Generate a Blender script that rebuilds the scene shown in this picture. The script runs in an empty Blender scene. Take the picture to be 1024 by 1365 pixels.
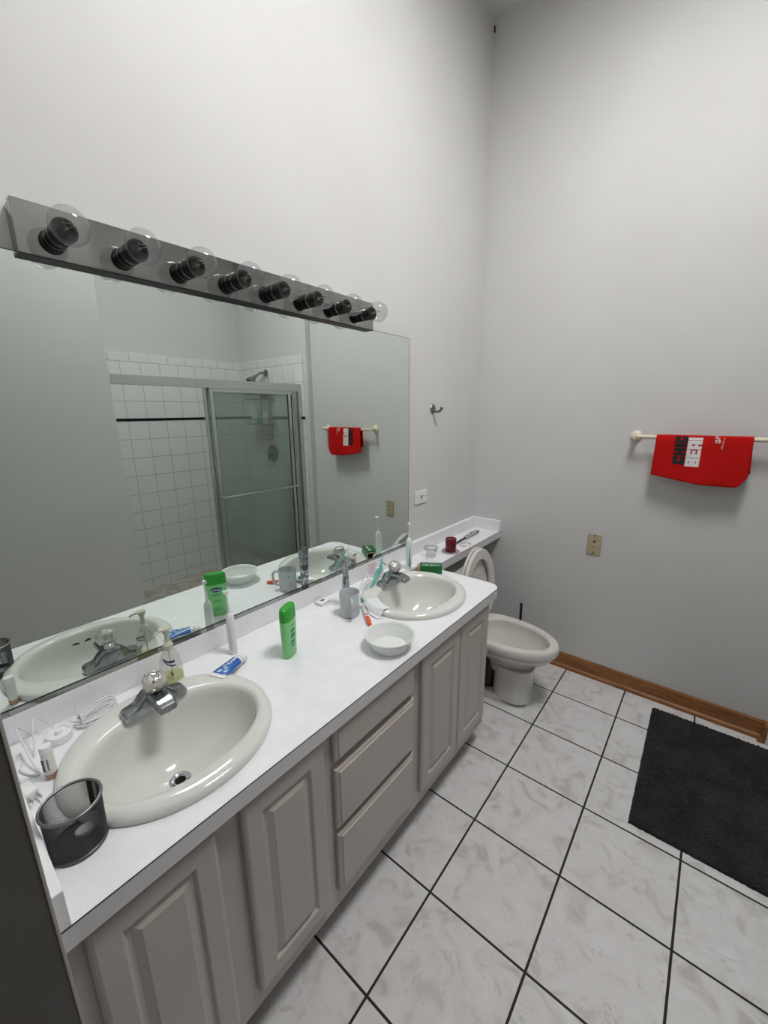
import bpy, bmesh, math, random
from mathutils import Vector, Matrix
random.seed(7)
S = bpy.context.scene
COL = S.collection
PI = math.pi

# ------------------------------------------------------------------ camera
cam_data = bpy.data.cameras.new('camera')
cam = bpy.data.objects.new('camera', cam_data)
COL.objects.link(cam)
cam.location = (1.1626, -2.3306, 1.4840)
cam.rotation_mode = 'XYZ'
cam.rotation_euler = (1.3293, 0.0088, 0.6822)
cam_data.sensor_fit = 'VERTICAL'
cam_data.sensor_height = 36.0
cam_data.lens = 543.4 / 1365.0 * 36.0
cam_data.clip_start = 0.005
S.camera = cam

# ------------------------------------------------------------------ light
w = bpy.data.worlds.new('world'); S.world = w
w.use_nodes = True
w.node_tree.nodes['Background'].inputs[0].default_value = (0.80, 0.88, 1.0, 1)
w.node_tree.nodes['Background'].inputs[1].default_value = 0.4

def area(name, loc, size, sy, power, color, rot=(0, 0, 0)):
    l = bpy.data.lights.new(name, 'AREA'); l.shape = 'RECTANGLE'
    l.size = size; l.size_y = sy; l.energy = power; l.color = color
    o = bpy.data.objects.new(name, l); o.location = loc; o.rotation_euler = rot
    COL.objects.link(o); return o
SKX0, SKX1, SKY0, SKY1 = 0.92, 1.48, -1.60, -0.85
area('skylight_daylight', ((SKX0+SKX1)/2+.02, (SKY0+SKY1)/2, 3.52), SKX1-SKX0-.12, SKY1-SKY0-.04, 42, (1.0, 0.99, 0.985), (0, math.radians(30), 0))
area('bedroom_daylight', (1.2, -4.3, 2.3), 1.2, 0.8, 5, (1.0, 0.97, 0.93), (math.radians(-25), 0, 0))

S.view_settings.view_transform = 'Standard'
S.view_settings.look = 'None'
S.view_settings.gamma = 1
S.view_settings.use_curve_mapping = False
S.view_settings.exposure = 0.0

# ------------------------------------------------------------------ materials
def mat(name, col, rough=0.5, metal=0.0, spec=0.5, coat=0.0, trans=0.0, ior=1.45, alpha=1.0):
    m = bpy.data.materials.new(name); m.use_nodes = True
    b = m.node_tree.nodes['Principled BSDF']
    b.inputs['Base Color'].default_value = (*col, 1)
    b.inputs['Roughness'].default_value = rough
    b.inputs['Metallic'].default_value = metal
    b.inputs['Specular IOR Level'].default_value = spec
    b.inputs['Coat Weight'].default_value = coat
    b.inputs['Transmission Weight'].default_value = trans
    b.inputs['IOR'].default_value = ior
    b.inputs['Alpha'].default_value = alpha
    return m
def nn(m, t, **k):
    n = m.node_tree.nodes.new(t)
    for a, v in k.items(): setattr(n, a, v)
    return n
def lk(m, a, b): m.node_tree.links.new(a, b)
def bsdf(m): return m.node_tree.nodes['Principled BSDF']
def noise_tint(m, c1, c2, scale=8, detail=4, lo=.35, hi=.65, bump=0.0, bscale=120, dist=0.0):
    tc = nn(m, 'ShaderNodeTexCoord')
    n = nn(m, 'ShaderNodeTexNoise'); n.inputs['Scale'].default_value = scale; n.inputs['Detail'].default_value = detail
    n.inputs['Distortion'].default_value = dist
    r = nn(m, 'ShaderNodeValToRGB'); r.color_ramp.elements[0].position = lo; r.color_ramp.elements[1].position = hi
    r.color_ramp.elements[0].color = (*c1, 1); r.color_ramp.elements[1].color = (*c2, 1)
    lk(m, tc.outputs['Object'], n.inputs['Vector']); lk(m, n.outputs[0], r.inputs[0]); lk(m, r.outputs[0], bsdf(m).inputs['Base Color'])
    if bump:
        n2 = nn(m, 'ShaderNodeTexNoise'); n2.inputs['Scale'].default_value = bscale
        bp_ = nn(m, 'ShaderNodeBump'); bp_.inputs['Strength'].default_value = bump; bp_.inputs['Distance'].default_value = .002
        lk(m, tc.outputs['Object'], n2.inputs['Vector']); lk(m, n2.outputs[0], bp_.inputs['Height']); lk(m, bp_.outputs[0], bsdf(m).inputs['Normal'])
    return m
def thin_glass(name, tint, gloss=0.12, body=0.0, bodycol=(.8, .8, .8), rough=0.02):
    """clear thin film or shell: transparent, fresnel gloss, a little milky body"""
    m = bpy.data.materials.new(name); m.use_nodes = True
    nt = m.node_tree; nt.nodes.remove(nt.nodes['Principled BSDF'])
    out = nt.nodes['Material Output']
    t = nn(m, 'ShaderNodeBsdfTransparent'); t.inputs[0].default_value = (*tint, 1)
    g = nn(m, 'ShaderNodeBsdfGlossy'); g.inputs['Roughness'].default_value = rough
    lw = nn(m, 'ShaderNodeLayerWeight'); lw.inputs['Blend'].default_value = .5
    pw = nn(m, 'ShaderNodeMath', operation='POWER'); pw.inputs[1].default_value = 3.5; lk(m, lw.outputs['Facing'], pw.inputs[0])
    ml = nn(m, 'ShaderNodeMath', operation='MULTIPLY_ADD'); ml.inputs[1].default_value = gloss*1.8; ml.inputs[2].default_value = .045; lk(m, pw.outputs[0], ml.inputs[0])
    mx = nn(m, 'ShaderNodeMixShader'); lk(m, ml.outputs[0], mx.inputs[0]); lk(m, t.outputs[0], mx.inputs[1]); lk(m, g.outputs[0], mx.inputs[2])
    last = mx
    if body:
        d = nn(m, 'ShaderNodeBsdfDiffuse'); d.inputs[0].default_value = (*bodycol, 1)
        m2 = nn(m, 'ShaderNodeMixShader'); m2.inputs[0].default_value = body
        lk(m, mx.outputs[0], m2.inputs[1]); lk(m, d.outputs[0], m2.inputs[2]); last = m2
    lk(m, last.outputs[0], out.inputs['Surface'])
    return m

M = {}
M['wall'] = noise_tint(mat('wall_paint', (.7, .7, .69), .6), (.615, .608, .600), (.645, .64, .632), 2.2, 3, .3, .7, .06, 260)
M['ceiling'] = mat('ceiling_paint', (.72, .72, .71), .7)
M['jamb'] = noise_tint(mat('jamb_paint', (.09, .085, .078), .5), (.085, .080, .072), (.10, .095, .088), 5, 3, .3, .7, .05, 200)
M['jamb_edge_glint'] = mat('jamb_edge_highlight', (.42, .39, .35), .5)  # lighter tone standing in for the highlight on the jamb corner
M['laminate'] = noise_tint(mat('white_laminate', (.8, .8, .82), .32), (.80, .80, .825), (.84, .84, .86), 18, 4, .35, .65)
M['laminate_edge_shaded'] = mat('laminate_edge_shaded', (.66, .66, .67), .35)  # same laminate as the top, greyed in colour for the edge's shading
M['seam'] = mat('dark_seam', (.03, .028, .026), .6)
M['cabinet'] = noise_tint(mat('cabinet_thermofoil', (.48, .44, .41), .38), (.470, .425, .392), (.500, .455, .422), 3, 2, .3, .7)
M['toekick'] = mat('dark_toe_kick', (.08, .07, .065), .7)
M['porcelain'] = mat('porcelain', (.68, .68, .645), .12, coat=.4)
M['porcelain_toilet'] = noise_tint(mat('porcelain_toilet', (.66, .64, .60), .15, coat=.35), (.64, .62, .58), (.68, .665, .62), 6, 3)
M['chrome'] = mat('chrome', (.62, .64, .66), .12, 1)
M['chrome_old'] = noise_tint(mat('dull_chrome', (.4, .42, .43), .22, 1), (.26, .275, .29), (.42, .44, .45), 40, 5)
M['bar_chrome'] = noise_tint(mat('light_bar_chrome', (.42, .43, .42), .07, 1), (.28, .29, .28), (.34, .35, .34), 6, 4)
M['black_gloss'] = mat('black_socket', (.018, .015, .013), .18)
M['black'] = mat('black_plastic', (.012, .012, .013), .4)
M['steel'] = mat('dark_steel', (.22, .22, .225), .35, .9)
M['mesh_steel'] = mat('dark_wire_mesh', (.10, .10, .105), .4, .6)
M['bulb'] = thin_glass('bulb_glass', (.90, .90, .90), .24, .05, (.55, .55, .55), .012)
M['glass'] = thin_glass('clear_glass', (.93, .95, .94), .22, .05)
M['film'] = thin_glass('clear_film', (.93, .95, .95), .35, .16, (.8, .84, .84), .1)
M['teal_film'] = thin_glass('teal_film', (.45, .85, .76), .25, .55, (.10, .50, .42), .12)
M['pink_film'] = thin_glass('pink_film', (.88, .74, .78), .3, .25, (.62, .42, .48), .15)
M['milky'] = thin_glass('milky_plastic', (.9, .91, .9), .18, .75, (.86, .88, .86), .2)
M['filament'] = mat('filament', (.25, .24, .22), .3, 1)
M['white'] = mat('white_plastic', (.80, .80, .80), .3)
M['offwhite'] = mat('offwhite_plastic', (.72, .70, .66), .35)
M['cable'] = mat('white_cable', (.70, .70, .71), .4)
M['grey_rubber'] = mat('grey_rubber', (.42, .41, .40), .5)
M['ivory'] = mat('ivory_plastic', (.72, .64, .50), .35)
M['beige'] = noise_tint(mat('beige_plate', (.46, .38, .25), .35), (.42, .35, .23), (.50, .42, .28), 60, 3)
M['wood'] = mat('oak_stain', (.35, .15, .05), .4)
M['red_towel'] = noise_tint(mat('red_terry', (.5, .01, .008), .9, spec=.15), (.47, .006, .005), (.53, .010, .008), 400, 3, .3, .7, .35, 1500)
M['print_black'] = mat('black_print', (.012, .008, .008), .7)
M['print_white'] = mat('white_print', (.72, .70, .70), .7)
M['rug'] = noise_tint(mat('charcoal_chenille', (.02, .02, .022), .95, spec=.1), (.020, .020, .022), (.040, .040, .043), 9, 4, .3, .7)
m = M['rug']; tc = nn(m, 'ShaderNodeTexCoord'); vo = nn(m, 'ShaderNodeTexVoronoi'); vo.inputs['Scale'].default_value = 95
mp = nn(m, 'ShaderNodeMapping'); mp.inputs['Scale'].default_value = (1, 1.7, 1)
bu = nn(m, 'ShaderNodeBump'); bu.invert = True; bu.inputs['Strength'].default_value = 1; bu.inputs['Distance'].default_value = .006; bsdf(m).inputs['Sheen Weight'].default_value = .06
lk(m, tc.outputs['Object'], mp.inputs[0]); lk(m, mp.outputs[0], vo.inputs['Vector']); lk(m, vo.outputs['Distance'], bu.inputs['Height']); lk(m, bu.outputs[0], bsdf(m).inputs['Normal'])
M['ceramic_grey'] = mat('mug_glaze', (.52, .54, .56), .22)
M['mug_inside'] = mat('mug_inside', (.40, .38, .35), .3)
M['green_cap'] = mat('green_cap', (.04, .36, .04), .25)
M['green_body'] = mat('light_green_bottle', (.22, .62, .23), .28)
M['label_dark'] = mat('label_dark_green', (.03, .16, .12), .4)
M['label_navy'] = mat('label_navy', (.02, .05, .16), .4)
M['purple'] = mat('label_purple', (.04, .03, .13), .4)
M['blue_tube'] = mat('blue_tube', (.03, .13, .42), .25)
M['paleblue'] = mat('pale_blue_print', (.45, .62, .78), .3)
M['silver_tube'] = noise_tint(mat('silver_tube', (.4, .42, .44), .25, .7), (.16, .18, .20), (.62, .65, .68), 38, 4, .42, .58, dist=1.5)
M['soap'] = thin_glass('soap_bottle', (.93, .94, .92), .2, .16, (.72, .74, .66))
M['soap_liquid'] = thin_glass('yellow_soap', (.90, .90, .62), .1, .30, (.62, .62, .30))
M['pump'] = thin_glass('pump_plastic', (.85, .85, .8), .2, .7, (.68, .67, .58), .2)
M['amber'] = mat('amber_serum', (.42, .25, .17), .25)
M['red_plastic'] = mat('red_plastic', (.75, .09, .03), .25)
M['teal'] = mat('teal_rubber', (.02, .33, .24), .4)
M['pale_teal'] = mat('pale_teal_plastic', (.62, .76, .74), .3)
M['pale_white'] = mat('pale_mint_white', (.70, .77, .76), .3)
M['green_box'] = mat('dark_green_card', (.008, .14, .035), .35)
M['tan'] = mat('tan_print', (.42, .30, .16), .5)
M['candle'] = mat('dark_red_wax', (.13, .004, .010), .25, coat=.2)
M['tissue'] = mat('damp_tissue', (.74, .76, .77), .7)
M['thread'] = mat('red_thread', (.55, .16, .12), .7)
M['screw'] = mat('dark_screw', (.06, .04, .03), .4, .5)
M['water'] = mat('toilet_water', (.36, .35, .33), .12)
M['pan'] = noise_tint(mat('stained_pan', (.42, .38, .34), .4), (.33, .29, .25), (.50, .47, .43), 14, 4)

# mirror: slightly green silvering with faint smudges
m = mat('mirror_silver', (.80, .87, .825), .0, 1); M['mirror'] = m
tc = nn(m, 'ShaderNodeTexCoord'); n1 = nn(m, 'ShaderNodeTexNoise'); n1.inputs['Scale'].default_value = 9; n1.inputs['Detail'].default_value = 6
r1 = nn(m, 'ShaderNodeValToRGB'); r1.color_ramp.elements[0].position = .55; r1.color_ramp.elements[1].position = .85
r1.color_ramp.elements[0].color = (0, 0, 0, 1); r1.color_ramp.elements[1].color = (.06, .06, .06, 1)
lk(m, tc.outputs['Object'], n1.inputs['Vector']); lk(m, n1.outputs[0], r1.inputs[0]); lk(m, r1.outputs[0], bsdf(m).inputs['Roughness'])

# oak baseboard grain
m = M['wood']; tc = nn(m, 'ShaderNodeTexCoord'); mp = nn(m, 'ShaderNodeMapping'); mp.inputs['Scale'].default_value = (3, 40, 60)
n1 = nn(m, 'ShaderNodeTexNoise'); n1.inputs['Scale'].default_value = 3; n1.inputs['Detail'].default_value = 6
r1 = nn(m, 'ShaderNodeValToRGB'); r1.color_ramp.elements[0].color = (.17, .062, .017, 1); r1.color_ramp.elements[1].color = (.34, .145, .048, 1)
r1.color_ramp.elements[0].position = .3; r1.color_ramp.elements[1].position = .65
lk(m, tc.outputs['Object'], mp.inputs[0]); lk(m, mp.outputs[0], n1.inputs['Vector']); lk(m, n1.outputs[0], r1.inputs[0]); lk(m, r1.outputs[0], bsdf(m).inputs['Base Color'])

def math_node(m, op, a, b=None):
    n = nn(m, 'ShaderNodeMath', operation=op)
    for i, v in enumerate((a, b)):
        if v is None: continue
        if isinstance(v, (int, float)): n.inputs[i].default_value = v
        else: lk(m, v, n.inputs[i])
    return n.outputs[0]
def line_mask(m, coord, origin, pitch, width):
    """1 on a grout line, 0 on the tile"""
    t = math_node(m, 'DIVIDE', math_node(m, 'SUBTRACT', coord, origin), pitch)
    f = math_node(m, 'FRACT', math_node(m, 'ADD', t, 0.5))
    d = math_node(m, 'ABSOLUTE', math_node(m, 'SUBTRACT', f, 0.5))
    return math_node(m, 'LESS_THAN', d, width / 2 / pitch)

TILE, FX0, FY0 = 0.3048, 0.6554, -0.2748
# floor: marbled white tile with near-black grout
m = mat('floor_tile', (.6, .6, .6), .3); M['floor'] = m
tc = nn(m, 'ShaderNodeNewGeometry'); sx = nn(m, 'ShaderNodeSeparateXYZ'); lk(m, tc.outputs['Position'], sx.inputs[0])
mask = math_node(m, 'MAXIMUM', line_mask(m, sx.outputs[0], FX0, TILE, .0068), line_mask(m, sx.outputs[1], FY0, TILE, .0068))
# offset the vein pattern per tile
ix = math_node(m, 'FLOOR', math_node(m, 'DIVIDE', math_node(m, 'SUBTRACT', sx.outputs[0], FX0), TILE))
iy = math_node(m, 'FLOOR', math_node(m, 'DIVIDE', math_node(m, 'SUBTRACT', sx.outputs[1], FY0), TILE))
cx = nn(m, 'ShaderNodeCombineXYZ')
lk(m, math_node(m, 'ADD', sx.outputs[0], math_node(m, 'MULTIPLY', ix, 3.7)), cx.inputs[0])
lk(m, math_node(m, 'ADD', sx.outputs[1], math_node(m, 'MULTIPLY', iy, 5.3)), cx.inputs[1])
lk(m, math_node(m, 'MULTIPLY', math_node(m, 'ADD', ix, iy), 1.3), cx.inputs[2])
na = nn(m, 'ShaderNodeTexNoise'); na.inputs['Scale'].default_value = 11; na.inputs['Detail'].default_value = 7; na.inputs['Distortion'].default_value = 1.2
lk(m, cx.outputs[0], na.inputs['Vector'])
ra = nn(m, 'ShaderNodeValToRGB'); e = ra.color_ramp.elements
e[0].position = .30; e[0].color = (.50, .485, .475, 1); e[1].position = .72; e[1].color = (.72, .715, .715, 1)
x_ = e.new(.46); x_.color = (.66, .65, .645, 1)
lk(m, na.outputs[0], ra.inputs[0])
nb = nn(m, 'ShaderNodeTexNoise'); nb.inputs['Scale'].default_value = 7; nb.inputs['Detail'].default_value = 5; nb.inputs['Distortion'].default_value = 2.2
lk(m, cx.outputs[0], nb.inputs['Vector'])
vein = math_node(m, 'LESS_THAN', math_node(m, 'ABSOLUTE', math_node(m, 'SUBTRACT', nb.outputs[0], .5)), .0075)
nc = nn(m, 'ShaderNodeTexNoise'); nc.inputs['Scale'].default_value = 14; lk(m, cx.outputs[0], nc.inputs['Vector'])
vein2 = math_node(m, 'MULTIPLY', vein, math_node(m, 'GREATER_THAN', nc.outputs[0], .54))
mv = nn(m, 'ShaderNodeMixRGB'); mv.inputs[2].default_value = (.46, .445, .44, 1)
lk(m, math_node(m, 'MULTIPLY', vein2, .55), mv.inputs[0]); lk(m, ra.outputs[0], mv.inputs[1])
mg = nn(m, 'ShaderNodeMixRGB'); mg.inputs[2].default_value = (.018, .015, .014, 1)
lk(m, mask, mg.inputs[0]); lk(m, mv.outputs[0], mg.inputs[1]); lk(m, mg.outputs[0], bsdf(m).inputs['Base Color'])
ro = math_node(m, 'ADD', math_node(m, 'MULTIPLY', mask, .5), .28); lk(m, ro, bsdf(m).inputs['Roughness'])

def tile_mat(name, axis):
    m = mat(name, (.7, .7, .68), .18)
    tc = nn(m, 'ShaderNodeNewGeometry'); sx = nn(m, 'ShaderNodeSeparateXYZ'); lk(m, tc.outputs['Position'], sx.inputs[0])
    P = .1435
    o = -.07 if axis == 1 else 1.68
    hz = line_mask(m, sx.outputs[2], 1.4335, .1455, .004)
    vt = line_mask(m, sx.outputs[axis], o, P, .0035)
    above = math_node(m, 'GREATER_THAN', sx.outputs[2], 1.8675)
    vt2 = line_mask(m, sx.outputs[axis], o + P/2, P, .0035)
    vv = math_node(m, 'ADD', math_node(m, 'MULTIPLY', vt2, above), math_node(m, 'MULTIPLY', vt, math_node(m, 'SUBTRACT', 1.0, above)))
    mk = math_node(m, 'MAXIMUM', hz, vv)
    mg = nn(m, 'ShaderNodeMixRGB'); mg.inputs[1].default_value = (.74, .75, .74, 1); mg.inputs[2].default_value = (.36, .355, .34, 1)
    lk(m, mk, mg.inputs[0]); lk(m, mg.outputs[0], bsdf(m).inputs['Base Color'])
    return m
M['tile_y'] = tile_mat('white_wall_tile_side', 1)
M['tile_x'] = tile_mat('white_wall_tile_end', 0)
M['tile_black'] = mat('black_liner_tile', (.008, .008, .009), .15)
M['shower_glass'] = thin_glass('hazy_shower_glass', (.89, .93, .91), .10, .13, (.36, .40, .375), .05)
M['alu'] = mat('shower_aluminium', (.60, .62, .61), .28, 1)
M['alu_dark'] = mat('frame_gasket', (.05, .055, .05), .5)

# ------------------------------------------------------------------ mesh helpers
def thing(name, label=None, cat=None, loc=(0, 0, 0), group=None):
    o = bpy.data.objects.new(name, None); COL.objects.link(o)
    o.empty_display_size = .05; o.location = loc
    if label: o['label'] = label
    if cat: o['category'] = cat
    if group: o['group'] = group
    return o
def worldloc(o):
    v = Vector((0, 0, 0))
    while o: v += o.location; o = o.parent
    return v
def obj(name, bm, m, parent=None, smooth=True, label=None, ang=38, base=None):
    """link a bmesh (in world coordinates) as one mesh object; its origin sits at its parent's base"""
    me = bpy.data.meshes.new(name)
    bmesh.ops.recalc_face_normals(bm, faces=bm.faces[:])
    off = worldloc(parent) if parent else Vector(base or (0, 0, 0))
    bmesh.ops.translate(bm, verts=bm.verts[:], vec=-off)
    if smooth:
        for f in bm.faces: f.smooth = True
        for e_ in bm.edges:
            if len(e_.link_faces) == 2 and e_.calc_face_angle(0) > math.radians(ang): e_.smooth = False
    bm.to_mesh(me); bm.free()
    ms = m if isinstance(m, (list, tuple)) else [m]
    for x in ms: me.materials.append(x)
    o = bpy.data.objects.new(name, me); COL.objects.link(o)
    if parent: o.parent = parent
    else: o.location = off
    if label: o['label'] = label
    return o
def struct(name, bm, m, **k):
    o = obj(name, bm, m, **k); o['kind'] = 'structure'; return o
def tag(o, label, cat, group=None):
    o['label'] = label; o['category'] = cat
    if group: o['group'] = group
    return o
def copy_tree(o, parent=None):
    c = o.copy(); COL.objects.link(c); c.parent = parent
    for ch in [x for x in o.children]: copy_tree(ch, c)
    return c
def BM(): return bmesh.new()
def box(bm, x0, y0, z0, x1, y1, z1, bev=0, seg=2, mtx=None):
    r = bmesh.ops.create_cube(bm, size=1)
    vs = r['verts']
    bmesh.ops.scale(bm, vec=(abs(x1-x0), abs(y1-y0), abs(z1-z0)), verts=vs)
    bmesh.ops.translate(bm, vec=((x0+x1)/2, (y0+y1)/2, (z0+z1)/2), verts=vs)
    if bev:
        es = list({e_ for v in vs for e_ in v.link_edges})
        r = bmesh.ops.bevel(bm, geom=es, offset=bev, segments=seg, affect='EDGES', profile=.5)
        vs = list({v for f in r['faces'] for v in f.verts} | set(v for v in vs if v.is_valid))
    if mtx: bmesh.ops.transform(bm, matrix=mtx, verts=vs)
    return vs
def loft(bm, rings, cap0=True, cap1=True, closed=False):
    vr = [[bm.verts.new(p) for p in r] for r in rings]
    n = len(vr[0])
    pairs = list(zip(vr, vr[1:])) + ([(vr[-1], vr[0])] if closed else [])
    for a, b in pairs:
        for i in range(n):
            j = (i+1) % n
            try: bm.faces.new((a[i], a[j], b[j], b[i]))
            except ValueError: pass
    if not closed:
        if cap0: bm.faces.new(list(reversed(vr[0])))
        if cap1: bm.faces.new(vr[-1])
    return vr
def ell(cx, cy, z, rx, ry, n=48, e=2.0):
    out = []
    for i in range(n):
        t = 2*PI*i/n; c, s = math.cos(t), math.sin(t)
        out.append(Vector((cx + rx*math.copysign(abs(c)**(2/e), c), cy + ry*math.copysign(abs(s)**(2/e), s), z)))
    return out
def lathe(bm, prof, c=(0, 0, 0), axis=(0, 0, 1), n=32, cap0=True, cap1=True):
    """prof: list of (radius, height) along the axis from c"""
    q = Vector((0, 0, 1)).rotation_difference(Vector(axis).normalized())
    c = Vector(c)
    rings = []
    for r, h in prof:
        rings.append([c + q @ Vector((r*math.cos(2*PI*i/n), r*math.sin(2*PI*i/n), h)) for i in range(n)])
    loft(bm, rings, cap0, cap1)
def catmull(pts, k=6):
    P = [Vector(p) for p in pts]; out = []
    for i in range(len(P)-1):
        a = P[i-1] if i else P[0]*2-P[1]; b = P[i]; c = P[i+1]; d = P[i+2] if i+2 < len(P) else P[i+1]*2-P[i]
        for j in range(k):
            t = j/k
            out.append(.5*((2*b)+(c-a)*t+(2*a-5*b+4*c-d)*t*t+(3*b-a-3*c+d)*t**3))
    out.append(P[-1]); return out
def tube(bm, pts, r, n=10, smoothk=0, cap=True):
    P = catmull(pts, smoothk) if smoothk else [Vector(p) for p in pts]
    rr = r if callable(r) else (lambda t: r)
    rings = []; up = None
    for i, p in enumerate(P):
        d = (P[min(i+1, len(P)-1)] - P[max(i-1, 0)]).normalized()
        if up is None:
            up = Vector((0, 0, 1)) if abs(d.z) < .9 else Vector((1, 0, 0))
        s = d.cross(up).normalized(); up = s.cross(d).normalized()
        R_ = rr(i/(len(P)-1))
        rings.append([p + (s*math.cos(2*PI*k/n) + up*math.sin(2*PI*k/n))*R_ for k in range(n)])
    loft(bm, rings, cap, cap)
def slab(bm, loops, z0, z1):
    """flat plate with holes; loops are lists of (x,y), first one is the outline"""
    for z in (z1, z0):
        es = []
        for L in loops:
            vs = [bm.verts.new((x, y, z)) for x, y in L]
            for i in range(len(vs)): es.append(bm.edges.new((vs[i], vs[(i+1) % len(vs)])))
        bmesh.ops.triangle_fill(bm, use_beauty=True, use_dissolve=False, edges=es)
    for L in loops:
        n = len(L)
        for i in range(n):
            a, b = L[i], L[(i+1) % n]
            bm.faces.new([bm.verts.new((a[0], a[1], z0)), bm.verts.new((b[0], b[1], z0)), bm.verts.new((b[0], b[1], z1)), bm.verts.new((a[0], a[1], z1))])
    bmesh.ops.remove_doubles(bm, verts=bm.verts[:], dist=1e-5)
def text_bm(bm, s, mtx, size, ext=.0002, bold=0.0, align='CENTER'):
    """lettering as real geometry: text laid in the XY plane then moved by mtx"""
    cu = bpy.data.curves.new('t', 'FONT'); cu.body = s; cu.size = size; cu.extrude = ext; cu.offset = bold
    cu.align_x = align; cu.align_y = 'CENTER'; cu.resolution_u = 3
    o = bpy.data.objects.new('t', cu); COL.objects.link(o)
    dg = bpy.context.evaluated_depsgraph_get(); dg.update()
    me = bpy.data.meshes.new_from_object(o.evaluated_get(dg))
    me.transform(mtx); bm.from_mesh(me)
    bpy.data.objects.remove(o); bpy.data.curves.remove(cu); bpy.data.meshes.remove(me)
def frame_mtx(origin, xdir, ydir):
    x = Vector(xdir).normalized(); y = Vector(ydir); y = (y - x*y.dot(x)).normalized(); z = x.cross(y)
    m_ = Matrix((x, y, z)).transposed().to_4x4(); m_.translation = Vector(origin); return m_

# ------------------------------------------------------------------ the setting
ZC = 3.365
bm = BM(); box(bm, -.15, -5.0, -.1, 2.6, .15, 0); struct('floor', bm, M['floor'], smooth=False)
bm = BM(); slab(bm, [[(-.15, -5.), (2.6, -5.), (2.6, .15), (-.15, .15)], [(SKX0, SKY0), (SKX1, SKY0), (SKX1, SKY1), (SKX0, SKY1)]], ZC, ZC+.1)
for a in ((SKX0-.05, SKY0-.05, SKX0, SKY1+.05), (SKX1, SKY0-.05, SKX1+.05, SKY1+.05), (SKX0, SKY0-.05, SKX1, SKY0), (SKX0, SKY1, SKX1, SKY1+.05)):
    box(bm, a[0], a[1], ZC+.1, a[2], a[3], ZC+.42)
box(bm, SKX0-.05, SKY0-.05, ZC+.42, SKX1+.05, SKY1+.05, ZC+.46)
struct('ceiling', bm, M['ceiling'], smooth=False)
bm = BM(); box(bm, -.15, -5., 0, 0, .15, ZC); struct('wall_left', bm, M['wall'], smooth=False)
JX, JY = 1.52, -.05
bm = BM(); box(bm, 0, 0, 0, 2.6, .15, ZC); struct('wall_back', bm, M['wall'], smooth=False)
bm = BM(); box(bm, JX, JY, 0, 2.47, 0, ZC, .004); struct('wall_shower_end', bm, M['wall'], smooth=False)
bm = BM(); box(bm, 2.46, -1.75, 0, 2.6, JY, ZC); struct('wall_shower_side', bm, M['wall'], smooth=False)
bm = BM(); box(bm, 1.56, -2.30, 0, 1.70, -1.445, ZC, .004); box(bm, 1.70, -1.75, 0, 2.47, -1.60, ZC); struct('wall_right', bm, M['wall'], smooth=False)
# near wall with the doorway the picture is taken from
bm = BM()
box(bm, 0, -2.42, 0, .545, -2.302, ZC); box(bm, 1.45, -2.42, 0, 2.6, -2.302, ZC); box(bm, .545, -2.42, 2.08, 1.45, -2.302, ZC)
struct('wall_front', bm, M['wall'], smooth=False)
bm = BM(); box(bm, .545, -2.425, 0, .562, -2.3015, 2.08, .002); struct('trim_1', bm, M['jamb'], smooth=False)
bm = BM(); box(bm, 0.5600, -2.3042, 0, .5640, -2.3002, 2.08, .001); struct('trim_2', bm, M['jamb_edge_glint'], smooth=False)  # thin pale strip, a painted highlight along the jamb corner
bm = BM(); box(bm, -.15, -5.1, 0, 2.6, -5., ZC); struct('wall_rear', bm, M['wall'], smooth=False)
bm = BM(); box(bm, 2.5, -5., 0, 2.6, -2.42, ZC); struct('wall_bedroom', bm, M['wall'], smooth=False)

# tiles of the shower
bm = BM(); box(bm, 2.445, -1.60, .05, 2.462, JY, 1.9315, .002); struct('wall_shower_side_tiles', bm, M['tile_y'], smooth=False)
bm = BM(); box(bm, 1.565, JY-.010, .05, 2.446, JY+.001, 1.9315, .002); struct('wall_shower_end_tiles', bm, M['tile_x'], smooth=False)
bm = BM(); box(bm, 2.4425, -1.60, 1.4285, 2.4455, JY-.01, 1.4495); box(bm, 1.56, JY-.0125, 1.4285, 2.445, JY-.0095, 1.4495)
struct('trim_3', bm, M['tile_black'], smooth=False)
bm = BM(); box(bm, 1.66, -1.60, 0, 2.446, JY, .052); struct('floor_shower_pan', bm, M['pan'], smooth=False)
bm = BM(); box(bm, 1.565, -1.46, 0, 1.665, JY-.0005, .11, .008); struct('trim_4', bm, M['tile_x'], smooth=False)

# baseboard: profiled oak with a shoe mould, returning at the jog
def base_profile():
    return [(0, .0), (-.026, .0), (-.026, .008), (-.023, .016), (-.015, .021), (-.013, .022), (-.013, .060), (-.011, .070), (-.012, .078), (-.008, .087), (0, .089)]
bm = BM()
pr = base_profile()
xa, xb = .0, JX-.001
A = [bm.verts.new((xa, y-.0005, z)) for y, z in pr]; B = [bm.verts.new((xb+y, y-.0005, z)) for y, z in pr]
C_ = [bm.verts.new((xb+y, JY+.002, z)) for y, z in pr]
for p, q in ((A, B), (B, C_)):
    for i in range(len(pr)-1): bm.faces.new((p[i], p[i+1], q[i+1], q[i]))
bm.faces.new(A); bm.faces.new(C_)
struct('baseboard_back', bm, M['wood'], smooth=False)
bm = BM(); box(bm, 1.545, -2.30, 0, 1.5605, -1.45, .09, .003); struct('baseboard_right', bm, M['wood'], smooth=False)
# small dark nick in the top of the wall corner
bm = BM(); box(bm, .0005, -.010, 3.308, .006, -.0005, 3.333, .001); struct('trim_5', bm, M['screw'], smooth=False)

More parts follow.
